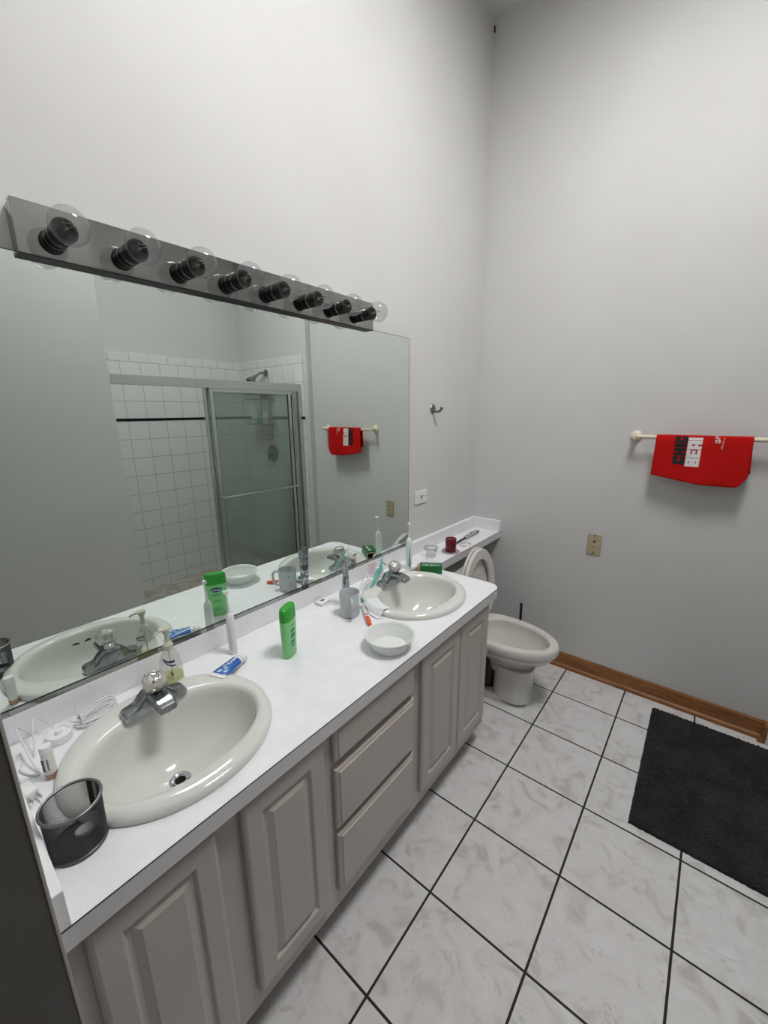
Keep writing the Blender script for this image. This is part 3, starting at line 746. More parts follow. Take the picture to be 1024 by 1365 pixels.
# ------------------------------------------------------------------ bath rug
rx0, rx1, ry0, ry1 = 1.092, 1.545, -.848, -.092
bm = BM(); nx, ny = 110, 180; rnd = random.Random(3)
gv = []
for i in range(nx+1):
    row = []
    for j in range(ny+1):
        u, v = i/nx, j/ny
        x = rx0+(rx1-rx0)*u; y = ry0+(ry1-ry0)*v
        ed = min(u*(rx1-rx0), (1-u)*(rx1-rx0), v*(ry1-ry0), (1-v)*(ry1-ry0))
        z = .0140*min(1, ed/.009)**.5 + (.0055*math.sin(j*PI/1.5+math.sin(i*.9)*1.2)*math.sin(i*PI/2+.4*math.sin(j*.7)) + rnd.uniform(-.0020, .0020))*min(1, ed/.006)
        if ed < .0001: z = .0006
        row.append(bm.verts.new((x+rnd.uniform(-.001, .001)+.006*(v-.5)*0+.010*(1-v)*(1-u), y+rnd.uniform(-.0012, .0012), max(z, .0006))))
    gv.append(row)
for i in range(nx):
    for j in range(ny): bm.faces.new((gv[i][j], gv[i+1][j], gv[i+1][j+1], gv[i][j+1]))
loop = [gv[i][0] for i in range(nx+1)] + [gv[nx][j] for j in range(1, ny+1)] + [gv[i][ny] for i in range(nx-1, -1, -1)] + [gv[0][j] for j in range(ny-1, 0, -1)]
bm.faces.new(loop)
tag(obj('bath_rug', bm, M['rug'], base=(1.32, -.47, 0), ang=180), 'charcoal looped bath rug on the tiled floor in front of the shower', 'rug')

# ------------------------------------------------------------------ shower
SX = 1.615
sd = thing('shower_door', 'framed sliding glass shower door, both panels pushed toward the shower head end', 'shower door', (SX, -.75, .11))
YE = -1.445
def part(name, boxes, m, lab=None, bev=.0015, par=None):
    bm = BM()
    for b in boxes: box(bm, *b, bev=bev)
    return obj(name, bm, m, par or sd, smooth=False, label=lab)
part('header_rail', [(SX-.026, YE, 1.662, SX+.030, JY-.0135, 1.706), (SX-.028, YE, 1.648, SX-.018, JY-.0135, 1.664)], M['alu'], 'rounded aluminium header rail')
part('bottom_track', [(SX-.028, YE, .1105, SX+.032, JY-.0135, .135)], M['alu'])
for ya, yb in ((JY-.0135-.034, JY-.0135),): part('side_jamb', [(SX-.028, ya, .1355, SX+.032, yb, 1.6475)], M['alu'])
def panel(x, ya, yb, lab):
    z0, z1 = .140, 1.652
    g = part('glass_panel', [(x-.003, ya+.015, z0+.02, x+.003, yb-.015, z1-.02)], M['shower_glass'], lab, 0)
    part('stile', [(x-.009, ya, z0, x+.009, ya+.026, z1)], M['alu'], None, .002, g); part('stile', [(x-.009, yb-.026, z0, x+.009, yb, z1)], M['alu'], None, .002, g)
    part('rail', [(x-.008, ya+.026, z1-.030, x+.008, yb-.026, z1)], M['alu'], None, .002, g); part('rail', [(x-.008, ya+.026, z0, x+.008, yb-.026, z0+.03)], M['alu'], None, .002, g)
    for yy in (ya+.0265, yb-.0285): part('gasket', [(x-.0072, yy, z0+.03, x+.0072, yy+.002, z1-.03)], M['alu_dark'], None, 0, g)
    return g
g1 = panel(SX-.012, -.852, -.170, 'front glass panel with the towel rail')
g2 = panel(SX+.014, -.880, -.112, 'rear glass panel')
bm = BM(); tube(bm, [(SX-.045, -.835, .894), (SX-.047, -.825, .894), (SX-.047, -.165, .887), (SX-.045, -.155, .887)], .0075, 12)
for y, z in ((-.838, .894), (-.168, .887)): lathe(bm, [(.008, 0), (.008, .028)], (SX-.048, y, z), (1, 0, 0), 12)
obj('towel_rail', bm, M['alu'], sd)

sh = thing('overhead_shower', 'chrome shower head on an angled arm seen over the shower door in the mirror', 'shower head', (2.05, JY-.011, 1.82))
yw = JY-.0135
bm = BM(); lathe(bm, [(.030, .0), (.030, .003), (.022, .010), (.010, .014)], (2.05, yw, 1.822), (0, -1, 0), 24); obj('flange', bm, M['chrome_old'], sh)
bm = BM(); tube(bm, [(2.05, yw-.005, 1.822), (2.05, yw-.06, 1.815), (2.05, yw-.11, 1.785)], .0105, 12, 5); obj('arm', bm, M['chrome_old'], sh)
bm = BM(); lathe(bm, [(.013, -.01), (.016, .010), (.020, .022), (.034, .050), (.037, .062), (.036, .074), (.030, .076)], (2.05, yw-.112, 1.783), (0, -.78, -.62), 28)
hd = obj('head', bm, M['steel'], sh)
bm = BM(); lathe(bm, [(.030, .0755), (.029, .079), (.002, .079)], (2.05, yw-.112, 1.783), (0, -.78, -.62), 28); obj('spray_face', bm, M['black'], hd)
vv = thing('shower_valve', 'round chrome shower valve with a short lever below the caddy', 'shower valve', (2.03, yw, 1.125))
bm = BM(); lathe(bm, [(.075, .0005), (.075, .004), (.06, .010), (.03, .014)], (2.03, yw, 1.125), (0, -1, 0), 32); obj('escutcheon', bm, M['steel'], vv)
bm = BM(); lathe(bm, [(.022, .012), (.025, .05), (.02, .055)], (2.03, yw, 1.125), (0, -1, 0), 20); tube(bm, [(2.03, yw-.045, 1.12), (2.03, yw-.055, 1.07)], .008, 10); obj('lever', bm, M['steel'], vv)

cd = thing('shower_caddy', 'hanging wire shower caddy with two baskets below the shower head', 'shower caddy', (2.07, yw, 1.25))
cx0, cx1 = 1.945, 2.205; yb0, yb1 = yw-.006, yw-.125
bm = BM()
tube(bm, [(cx0+.06, yb0, 1.26), (cx0+.06, yb0, 1.74), (2.02, yb0, 1.80), (2.05, yb0-.012, 1.838), (2.08, yb0, 1.80), (cx1-.06, yb0, 1.74), (cx1-.06, yb0, 1.26)], .0028, 8)
tube(bm, [(cx0+.06, yb0, 1.26), (cx0+.06, yb0-.03, 1.245), (cx1-.06, yb0-.03, 1.245), (cx1-.06, yb0, 1.26)], .0028, 8)
obj('hanger_frame', bm, M['steel'], cd)
for zt in (1.60, 1.385):
    bm = BM()
    for z in (zt, zt+.045): tube(bm, [(cx0, yb0, z), (cx0, yb1, z), (cx1, yb1, z), (cx1, yb0, z), (cx0, yb0, z)], .0038, 8)
    for k in range(14):
        x = cx0+(cx1-cx0)*k/13; tube(bm, [(x, yb0, zt), (x, yb1, zt), (x, yb1, zt+.045)], .0013, 6)
    obj('basket', bm, M['steel'], cd)
def shampoo(name, x, y, z, w_, d_, h, m, capm, label, caph=.02):
    t = thing(name, label, 'bottle', (x, y, z), 'bottles in the shower caddy')
    bm = BM(); loft(bm, [ell(x, y, z+.0005, w_*.9, d_*.9, 24, 2.6), ell(x, y, z+.006, w_, d_, 24, 2.6), ell(x, y, z+h*.8, w_, d_, 24, 2.6), ell(x, y, z+h*.92, w_*.7, d_*.75, 24, 2.4), ell(x, y, z+h, w_*.45, d_*.6, 24)]); obj('body', bm, m, t)
    bm = BM(); loft(bm, [ell(x, y, z+h, w_*.5, d_*.62, 20), ell(x, y, z+h+caph, w_*.48, d_*.6, 20)]); obj('cap', bm, capm, t)
yc = yw-.065
shampoo('shampoo_bottle', 2.005, yc, 1.6035, .028, .022, .075, M['purple'], M['black'], 'dark bottle in the upper basket of the shower caddy')
shampoo('shampoo_bottle', 2.165, yc, 1.3885, .036, .024, .165, M['white'], M['white'], 'tall white bottle in the lower basket of the shower caddy')
shampoo('conditioner_bottle', 2.085, yc, 1.3885, .030, .022, .060, M['teal'], M['teal'], 'short dark green bottle in the lower basket of the shower caddy')
shampoo('lotion_tube', 2.010, yc, 1.3885, .032, .022, .095, M['offwhite'], M['white'], 'squat white bottle in the lower basket of the shower caddy')

# ------------------------------------------------------------------ things on the counter
# -- wire mesh cup
CX, CY = .398, -2.240
mc = thing('mesh_cup', 'dark grey wire mesh pencil cup at the near left corner of the counter', 'cup', (CX, CY, H))
bm = BM(); n1, n2 = 132, 52
def cupr(h): return .0405+.0025*h/.1
R = []
for j in range(n2+1):
    h = .003+.084*j/n2; off = (j % 2)*.5
    R.append([bm.verts.new((CX+cupr(h)*math.cos(2*PI*(i+off)/n1), CY+cupr(h)*math.sin(2*PI*(i+off)/n1), H+h)) for i in range(n1)])
for j in range(0, n2-1, 2):       # diamond cells
    for i in range(n1):
        k = (i+1) % n1
        bm.faces.new((R[j][i], R[j+1][i], R[j+2][i], R[j+1][i-1]))
for j in range(1, n2-1, 2):
    for i in range(n1):
        bm.faces.new((R[j][i], R[j+1][(i+1) % n1], R[j+2][i], R[j+1][i]))
o = obj('mesh_wall', bm, M['mesh_steel'], mc, smooth=False)
wf = o.modifiers.new('wire', 'WIREFRAME'); wf.thickness = .00078; wf.use_replace = True; wf.use_even_offset = False
bm = BM(); lathe(bm, [(.0415, .0005), (.043, .002), (.0425, .006), (.041, .007), (.040, .003)], (CX, CY, H), n=40, cap0=False, cap1=False); lathe(bm, [(.0415, .0008), (.0415, .0022)], (CX, CY, H), n=40); obj('base', bm, M['mesh_steel'], mc)
bm = BM(); tube(bm, [(CX+.0432*math.cos(2*PI*i/40), CY+.0432*math.sin(2*PI*i/40), H+.0875) for i in range(41)], .0026, 10); obj('rim', bm, M['steel'], mc)
bm = BM()
a0 = math.radians(128)
for da in (-.11, .11):
    tube(bm, [(CX+.0408*math.cos(a0+da), CY+.0408*math.sin(a0+da), H+.003), (CX+.0428*math.cos(a0+da), CY+.0428*math.sin(a0+da), H+.086)], .0007, 6)
vs_ = []
loft(bm, [[Vector((CX+r*math.cos(a0+da), CY+r*math.sin(a0+da), H+h)) for r, da in ((.0412+.0022*h/.1, -.1), (.0412+.0022*h/.1, .1), (.0406+.0022*h/.1, .1), (.0406+.0022*h/.1, -.1))] for h in (.003, .086)])
obj('seam', bm, M['mesh_steel'], mc, label='dark vertical seam strip')
bm = BM(); loft(bm, [ell(CX-.012, CY+.013, H+.003, .011, .016, 20), ell(CX-.012, CY+.013, H+.010, .011, .016, 20), ell(CX-.012, CY+.013, H+.0125, .008, .013, 20)])
tag(obj('bottle_cap', bm, M['white'], base=(CX-.012, CY+.013, H+.003)), 'small white oval cap lying inside the wire mesh cup', 'cap')

# -- power plug
pp = thing('power_plug', 'white power plug with two bare metal prongs lying behind the mesh cup', 'plug', (.262, -2.262, H))
q = Matrix.Translation((.222, -2.274, H+.0115)) @ Matrix.Rotation(math.radians(12), 4, 'Z')
bm = BM(); box(bm, -.026, -.0115, -.0105, .014, .0115, .0105, .004, mtx=q); obj('body', bm, M['white'], pp, smooth=True)
bm = BM(); box(bm, .0135, -.0078, -.0032, .033, -.0060, .0032, mtx=q); box(bm, .0135, .0060, -.0032, .033, .0078, .0032, mtx=q); obj('prongs', bm, M['chrome'], pp, smooth=False)
# -- charger puck and cables
ck = thing('toothbrush_charger', 'round white charging puck against the backsplash at the left end', 'charger', (.086, -2.195, H))
bm = BM(); lathe(bm, [(.024, .0005), (.0252, .002), (.0252, .015), (.024, .0185), (.0215, .0195), (.020, .017), (.0065, .0165), (.0065, .0205), (.0052, .024), (.0005, .0242)], (.086, -2.195, H), n=36); obj('puck', bm, M['white'], ck)
bm = BM(); tube(bm, [(.060, -2.195, H+.012), (.045, -2.205, H+.030), (.040, -2.222, H+.052), (.060, -2.232, H+.045), (.085, -2.238, H+.020), (.105, -2.245, H+.003)], .0019, 8, 6); obj('cord', bm, M['cable'], ck)
bm = BM()
tube(bm, [(.046, -2.236, H+.02), (.040, -2.252, H+.045), (.062, -2.258, H+.052), (.100, -2.255, H+.030), (.140, -2.252, H+.012), (.168, -2.248, H+.004), (.165, -2.258, H+.003), (.130, -2.272, H+.003), (.100, -2.262, H+.003), (.07, -2.262, H+.003), (.09, -2.275, H+.003), (.15, -2.280, H+.003), (.21, -2.272, H+.008), (.222, -2.275, H+.011)], .0019, 8, 6)
tag(obj('charging_cable', bm, M['cable'], base=(.12, -2.26, H)), 'loose white cable looping at the left end of the counter behind the serum bottle', 'cable')
# -- folded cable bundle
cb = thing('cable_bundle', 'folded bundle of white cable tied in the middle, left of the near faucet', 'cable', (.075, -2.125, H))
bm = BM()
for k, (dz, dx) in enumerate(((.004, .0), (.009, .006), (.013, -.002), (.007, .014))):
    tube(bm, [(.066+dx, -2.155, H+dz+.004), (.058+dx*.5, -2.120, H+dz+.016), (.050+dx, -2.085, H+dz+.014), (.058+dx, -2.072, H+dz+.010), (.074+dx, -2.078, H+dz+.006), (.082+dx, -2.110, H+dz), (.080+dx, -2.145, H+dz), (.066+dx, -2.162, H+dz)], .0023, 8, 6)
obj('cable_loops', bm, M['cable'], cb)
bm = BM(); tube(bm, [(.062, -2.150, H+.006), (.066, -2.148, H+.026), (.080, -2.148, H+.022), (.086, -2.150, H+.006), (.074, -2.152, H+.0015), (.062, -2.150, H+.006), (.052, -2.152, H+.030), (.046, -2.148, H+.044)], .0022, 8, 5); obj('cable_tie', bm, M['cable'], cb)
# -- serum bottle
sb = thing('serum_bottle', 'small white and amber serum bottle with dark vertical lettering beside the charging puck', 'bottle', (.196, -2.234, H))
x, y = .196, -2.234
bm = BM(); lathe(bm, [(.0092, .0005), (.0103, .0015), (.0105, .026)], (x, y, H), n=28, cap1=False); obj('lower_body', bm, M['amber'], sb, label='amber tinted base')
bm = BM(); lathe(bm, [(.0106, .014), (.0106, .062), (.0100, .063)], (x, y, H), n=28); obj('label_sleeve', bm, M['offwhite'], sb)
bm = BM(); lathe(bm, [(.0108, .061), (.0108, .074), (.0100, .0765), (.0005, .077)], (x, y, H), n=28); obj('cap', bm, M['white'], sb)
bm = BM()
def cyl_text(bm, s, cx_, cy_, z_, r, ang, size, vertical=True, bold=.0):
    d = Vector((math.cos(ang), math.sin(ang), 0)); t_ = Vector((-math.sin(ang), math.cos(ang), 0))
    o_ = Vector((cx_, cy_, z_)) + d*(r+.0004)
    text_bm(bm, s, frame_mtx(o_, (0, 0, -1) if vertical else t_, t_ if vertical else (0, 0, 1)), size, bold=bold)
cyl_text(bm, 'owwo', x, y, H+.036, .0106, math.radians(-62), .011, bold=.0006); cyl_text(bm, 'serum face oil', x, y, H+.038, .0106, math.radians(-15), .0045)
obj('lettering', bm, M['black'], sb, smooth=False)

# -- soap dispenser
SXx, SYy, SZ = .098, -1.944, H+.0005
sp = thing('soap_dispenser', 'clear pump soap bottle with a little yellow soap left, behind the near faucet', 'soap dispenser', (SXx, SYy, SZ))
def sring(z, rx, ry): return ell(SXx, SYy, SZ+z, rx, ry, 32, 2.4)
bm = BM(); loft(bm, [sring(.0008, .020, .026), sring(.004, .0225, .029), sring(.06, .022, .028), sring(.088, .019, .024), sring(.108, .013, .015), sring(.118, .010, .010)], True, False); obj('bottle', bm, M['soap'], sp)
bm = BM(); loft(bm, [sring(.003, .019, .025), sring(.005, .0212, .0275), sring(.036, .021, .0265), sring(.037, .019, .024)]); obj('liquid_soap', bm, M['soap_liquid'], sp, label='yellow soap at the bottom')
bm = BM(); lathe(bm, [(.0125, .112), (.013, .126), (.009, .130), (.0055, .134), (.0055, .162)], (SXx, SYy, SZ), n=20)
tube(bm, [(SXx, SYy, SZ+.160), (SXx, SYy, SZ+.168)], .009, 16)
loft(bm, [ell(SXx, SYy, SZ+.166, .009, .010, 20), ell(SXx, SYy-.003, SZ+.171, .011, .015, 20), ell(SXx, SYy-.003, SZ+.174, .010, .014, 20)])
tube(bm, [(SXx, SYy-.012, SZ+.170), (SXx+.003, SYy-.026, SZ+.169), (SXx+.003, SYy-.031, SZ+.164)], .0032, 10); obj('pump', bm, M['pump'], sp)
bm = BM(); tube(bm, [(SXx, SYy, SZ+.112), (SXx+.002, SYy+.002, SZ+.008)], .002, 8); obj('dip_tube', bm, M['pump'], sp)
for pts, w_ in (([(-60, .094), (-35, .086), (-12, .083), (8, .082)], .0035), ([(-55, .089), (-30, .078), (-8, .072), (10, .070)], .0022)):
    bm = BM(); rows = []
    for a_, h_ in catmull([(math.radians(a), h, 0) for a, h in pts], 5) and [(p.x, p.y) for p in catmull([(math.radians(a), h, 0) for a, h in pts], 5)]:
        k_ = 1.03 if h_ < .07 else 1.0
        rx_, ry_ = (.0222-.003*max(0, h_-.06)/.028)*1.03, (.0282-.004*max(0, h_-.06)/.028)*1.03
        rows.append([Vector((SXx+rx_*math.cos(a_), SYy+ry_*math.sin(a_), SZ+h_+s_*w_)) for s_ in (-1, 1)])
    for a, b in zip(rows, rows[1:]): bm.faces.new([bm.verts.new(p) for p in (a[0], b[0], b[1], a[1])])
    obj('label_swoosh', bm, M['purple'], sp, smooth=False, label='dark purple swoosh on the label')
bm = BM(); text_bm(bm, 'S', frame_mtx((SXx+.0236, SYy-.008, SZ+.050), (.3, 1, 0), (0, 0, 1)), .016, bold=.0005); text_bm(bm, 'hand soap', frame_mtx((SXx+.019, SYy-.020, SZ+.046), (.8, .6, 0), (0, 0, 1)), .006)
obj('label_text', bm, M['purple'], sp, smooth=False)

# -- toothpaste tube lying down
def lying(o0, o1):
    d = (Vector(o1)-Vector(o0)); L = d.length; d.normalize(); s_ = d.cross(Vector((0, 0, 1))).normalized(); u_ = s_.cross(d)
    m_ = Matrix((d, s_, u_)).transposed().to_4x4(); m_.translation = Vector(o0); return m_, L
tp = thing('toothpaste_tube', 'flattened blue and white toothpaste tube with a white cap lying beside the near sink', 'toothpaste', (.165, -1.81, H))
q, L = lying((.186, -1.868, H+.0235), (.151, -1.764, H+.0165))
bm = BM(); secs = []
def tsec(xx, hw, hh, n=24): return [q @ Vector((xx, hw*math.cos(2*PI*i/n), hh*math.sin(2*PI*i/n))) for i in range(n)]
loft(bm, [tsec(0, .0255, .0008), tsec(.008, .0255, .0012), tsec(.03, .024, .006), tsec(.06, .021, .011), tsec(.085, .0175, .0145), tsec(.092, .0145, .0135), tsec(.094, .009, .009)]); obj('tube_body', bm, M['white'], tp)
bm = BM(); loft(bm, [tsec(.012, .0252, .0022), tsec(.03, .0243, .0063), tsec(.06, .0213, .0113), tsec(.083, .0180, .0146)], False, False)
bmesh.ops.delete(bm, geom=[f for f in bm.faces if (q.inverted() @ f.calc_center_median()).z < -.001], context='FACES'); obj('blue_panel', bm, M['blue_tube'], tp, label='blue printed panel')
bm = BM()
def on_tube(xx, yy):
    hw = .0255-.007*(xx/.085); hh = .0008+.0142*min(1, xx/.085)**1.0
    return q @ Vector((xx, yy, hh*math.sqrt(max(0, 1-(yy/hw)**2))+.0007))
for x0_, x1_, y0_, y1_ in ((.014, .026, -.012, .0), (.020, .034, .006, .016), (.036, .048, -.010, -.003), (.030, .040, -.002, .006)):
    bm.faces.new([bm.verts.new(on_tube(a, b)) for a, b in ((x0_, y0_), (x1_, y0_+.003), (x1_+.002, y1_), (x0_+.002, y1_))])
obj('white_print', bm, M['paleblue'], tp, smooth=False, label='pale blue printed patches')
bm = BM(); text_bm(bm, 'Crest', frame_mtx(on_tube(.066, 0), q.to_3x3() @ Vector((1, 0, .14)), q.to_3x3() @ Vector((0, -1, 0))), .015, bold=.0004); obj('brand_lettering', bm, M['white'], tp, smooth=False)
bm = BM(); lathe(bm, [(.0125, 0), (.0145, .001), (.0155, .018), (.0145, .020), (.001, .020)], q @ Vector((.0935, 0, 0)), (q.to_3x3() @ Vector((1, 0, 0))), 26); obj('cap', bm, M['white'], tp)

# -- electric toothbrushes (standing)
def etooth(name, x, y, z0, hbody, htop, r, body, grip, lean, label, headm):
    t = thing(name, label, 'toothbrush', (x, y, z0), 'electric toothbrushes standing on the counter')
    bm = BM(); lathe(bm, [(r*.85, .0005), (r*.97, .003), (r, hbody*.3), (r*1.04, hbody*.7), (r*.98, hbody*.88), (r*.82, hbody*.95), (r*.5, hbody), (r*.3, hbody+.003)], (x, y, z0), n=28); obj('handle', bm, body, t)
    bm = BM(); a = math.radians(-40)
    d = Vector((math.cos(a), math.sin(a), 0)); s_ = Vector((-d.y, d.x, 0)); R = []
    for h, w_ in ((.012, .003), (.02, .0055), (hbody*.5, .0055), (hbody*.72, .004), (hbody*.76, .001)):
        c = Vector((x, y, z0+h)); R.append([c+d*(r*.90)+s_*-w_, c+d*(r*1.09), c+d*(r*.90)+s_*w_])
    loft(bm, R); obj('grip', bm, grip, t)
    bm = BM(); hx, hy = x+lean[0], y+lean[1]
    tube(bm, [(x, y, z0+hbody-.002), (x, y, z0+hbody+.012), (x+lean[0]*.5, y+lean[1]*.5, z0+(hbody+htop)*.5), (hx, hy, z0+htop-.012)], lambda t_: .0052-.0030*t_, 12, 5)
    lathe(bm, [(.0062, -.004), (.0062, .004)], (hx, hy, z0+htop-.006), (1, -.3, 0), 18); b = obj('brush_neck', bm, body, t)
    bm = BM(); lathe(bm, [(.0052, .004), (.0052, .011)], (hx, hy, z0+htop-.006), headm[1], 16); obj('bristles', bm, headm[0], b)
etooth('electric_toothbrush', .086, -1.756, H, .136, .209, .0125, M['white'], M['offwhite'], (-.001, -.003), 'white electric toothbrush standing by the mirror near the toothpaste tube', (M['white'], (-1, -.2, 0)))
etooth('electric_toothbrush', .112, -.862, H+.004, .150, .226, .0145, M['pale_white'], M['teal'], (.002, -.003), 'pale electric toothbrush with a teal grip standing at the right end of the mirror', (M['pale_teal'], (1, -.3, 0)))
bm = BM(); lathe(bm, [(.018, .0003), (.019, .001), (.018, .0035), (.0005, .0037)], (.112, -.862, H), n=24); tag(obj('toothbrush_stand', bm, M['white'], base=(.112, -.862, H)), 'thin white disc under the teal grip electric toothbrush', 'charger')
wc = thing('white_cap', 'small white cylindrical cap lying in front of the teal grip toothbrush', 'cap', (.150, -.872, H))
bm = BM(); lathe(bm, [(.0105, -.020), (.0115, -.018), (.0115, .014), (.009, .018), (.0085, .024), (.001, .024)], (.140, -.853, H+.0125+.003), (.35, .93, 0), 24); obj('shell', bm, M['white'], wc)

# -- green lotion bottle
gx, gy = .228, -1.650
gb = thing('lotion_bottle', 'light green oval lotion bottle with a darker green cap standing mid counter', 'bottle', (gx, gy, H))
ang = math.radians(-63.)       # direction of the wide axis
q = Matrix.Translation((gx, gy, H)) @ Matrix.Rotation(ang, 4, 'Z')
def gring(z, a, b, e_=2.3): return [q @ v for v in ell(0, 0, z, a, b, 40, e_)]
bm = BM(); loft(bm, [gring(.0005, .029, .014), gring(.003, .0315, .016), gring(.06, .034, .018), (gring(.105, .0365, .0185)), gring(.122, .0365, .018)]); obj('body', bm, M['green_body'], gb)
bm = BM(); loft(bm, [gring(.1222, .037, .0185), gring(.150, .0365, .0175), gring(.158, .035, .016), gring(.162, .030, .012)]); obj('cap', bm, M['green_cap'], gb)
def gface(u, h, side):
    rr = .034+.0025*h/.12; b = .0165+.002*h/.12
    yy = b*(max(0, 1-abs(u/rr)**2.3))**(1/2.3)+.0005
    return q @ Vector((u, side*yy, h))
# back label (direct view): text blocks; front label (mirror view): navy oval
def gpatch(bm, u0, u1, h0, h1, side, n=4):
    P = [[bm.verts.new(gface(u0+(u1-u0)*i/n, h0+(h1-h0)*j, side)) for j in (0, 1)] for i in range(n+1)]
    for a, b in zip(P, P[1:]): bm.faces.new((a[0], b[0], b[1], a[1]))
bm = BM()
for a in ((-.006, .018, .105, .107), (-.006, .018, .101, .1025), (-.004, .018, .085, .094), (-.004, .018, .081, .083), (-.004, .018, .064, .078), (-.002, .003, .042, .058), (.005, .018, .046, .058), (.005, .018, .036, .043), (-.002, .003, .034, .040)): gpatch(bm, *a, 1)
obj('back_label', bm, M['label_dark'], gb, smooth=False, label='dark print on the back label')
bm = BM()
fan = [bm.verts.new(gface(.020*math.cos(2*PI*i/32), .103+.0085*math.sin(2*PI*i/32), -1)) for i in range(32)]
for i in range(1, 16): bm.faces.new((fan[i-1], fan[i], fan[32-i-1] if i < 31 else fan[31], fan[(32-i) % 32]))
fl = obj('front_label', bm, M['label_navy'], gb, smooth=False, label='navy oval brand label')
bm = BM(); text_bm(bm, 'Vaseline', frame_mtx(gface(0, .103, -1) + q.to_3x3() @ Vector((0, -.0008, 0)), q.to_3x3() @ Vector((1, 0, 0)), (0, 0, 1)), .0095, bold=.0002); obj('brand_lettering', bm, M['white'], fl, smooth=False)
bm = BM()
for a in ((-.016, .016, .084, .0865), (-.010, .014, .079, .081), (-.012, .012, .060, .0615), (-.010, .010, .055, .0565), (-.014, .014, .030, .0315), (-.012, .012, .022, .0235)): gpatch(bm, *a, -1)
obj('front_text', bm, M['label_dark'], gb, smooth=False)

# -- small white sensor box
ws = thing('digital_thermometer', 'small square white gadget with a dark display at the foot of the backsplash', 'gadget', (.050, -1.352, H))
q = Matrix.Translation((.050, -1.352, H+.006)) @ Matrix.Rotation(math.radians(8), 4, 'Z')
bm = BM(); box(bm, -.020, -.026, -.0055, .020, .026, .0055, .003, mtx=q); obj('case', bm, M['white'], ws)
bm = BM(); box(bm, -.006, -.009, .0054, .006, .010, .0058, mtx=q); obj('display', bm, M['steel'], ws, smooth=False)

# -- mug
mx_, my_ = .199, -1.353
mg_ = thing('mug', 'pale grey coffee mug standing left of the far sink', 'mug', (mx_, my_, H))
bm = BM(); lathe(bm, [(.031, .0005), (.034, .002), (.036, .006), (.0365, .090), (.0355, .092), (.0340, .090), (.0335, .010), (.001, .008)], (mx_, my_, H), n=40); obj('cup', bm, M['ceramic_grey'], mg_)
bm = BM(); d = Vector((.80, -.60, 0)).normalized()
pts = [Vector((mx_, my_, H+z_)) + d*r_ for r_, z_ in ((.035, .076), (.050, .080), (.061, .070), (.063, .050), (.058, .030), (.046, .020), (.035, .020))]
tube(bm, pts, .0052, 12, 5); obj('handle', bm, M['ceramic_grey'], mg_)
bm = BM(); cyl_text(bm, '*   ~~', mx_, my_, H+.050, .0366, math.radians(205), .020); obj('script_print', bm, M['black'], mg_, smooth=False, label='thin dark script on the side facing the mirror')

# -- silver tube standing on its cap
st = thing('cream_tube', 'upright silver marbled squeeze tube behind the grey mug', 'tube', (.140, -1.311, H))
x, y = .140, -1.311; a_ = math.radians(110)
def stc(z, a, b):
    qq = Matrix.Translation((x, y, H+z)) @ Matrix.Rotation(a_, 4, 'Z'); return [qq @ v for v in ell(0, 0, 0, a, b, 28)]
bm = BM(); lathe(bm, [(.0145, .0005), (.0155, .002), (.015, .026), (.0135, .027)], (x, y, H), n=28); obj('cap', bm, M['chrome_old'], st)
bm = BM(); loft(bm, [stc(.027, .0145, .0145), stc(.05, .0160, .0155), stc(.10, .0185, .012), stc(.15, .0215, .005), stc(.176, .0225, .0012), stc(.186, .0225, .0012)]); obj('tube_body', bm, M['silver_tube'], st)

# -- plastic bowl
bx_, by_ = .444, -1.428
pb_ = thing('plastic_bowl', 'round white translucent plastic food bowl near the counter front', 'bowl', (bx_, by_, H))
bm = BM(); lathe(bm, [(.001, .0012), (.052, .0008), (.056, .002), (.060, .010), (.070, .030), (.0735, .034), (.0745, .041), (.0790, .0425), (.0800, .045), (.0785, .0462), (.0745, .0445), (.0722, .042), (.0705, .035), (.0680, .031), (.058, .011), (.054, .004), (.001, .0035)], (bx_, by_, H), n=56); obj('bowl_body', bm, M['milky'], pb_)

# -- manual toothbrush
rt = thing('manual_toothbrush', 'red and white manual toothbrush lying between the mug and the bowl', 'toothbrush', (.26, -1.33, H))
q, L = lying((.318, -1.376, H+.0065), (.186, -1.276, H+.026))
def flat(secs): return [[q @ Vector((xx, hw*c_, hh*s_)) for c_, s_ in ((-1, -.5), (-.7, -1), (.7, -1), (1, -.5), (1, .5), (.7, 1), (-.7, 1), (-1, .5))] for xx, hw, hh in secs]
bm = BM(); loft(bm, flat([(0, .003, .003), (.004, .0065, .0045), (.03, .0075, .005), (.052, .0062, .0045)])); obj('grip', bm, M['red_plastic'], rt)
bm = BM(); loft(bm, flat([(.052, .006, .0044), (.075, .0062, .004), (.095, .0045, .0034), (.115, .0026, .0028), (.137, .0026, .0028)])); box(bm, .078, -.003, .0035, .09, .003, .0052, mtx=q); obj('shaft', bm, M['offwhite'], rt)
bm = BM(); box(bm, .058, -.0035, .003, .068, .0035, .0052, mtx=q); obj('thumb_pad', bm, M['red_plastic'], rt, smooth=False)
bm = BM(); loft(bm, flat([(.137, .003, .0028), (.141, .0055, .0028), (.158, .0058, .0026), (.165, .003, .0024)])); hd_ = obj('head', bm, M['pale_teal'], rt)
bm = BM(); box(bm, .141, -.0048, .0025, .161, .0048, .0115, .001, mtx=q); obj('bristles', bm, M['teal'], hd_, smooth=False)

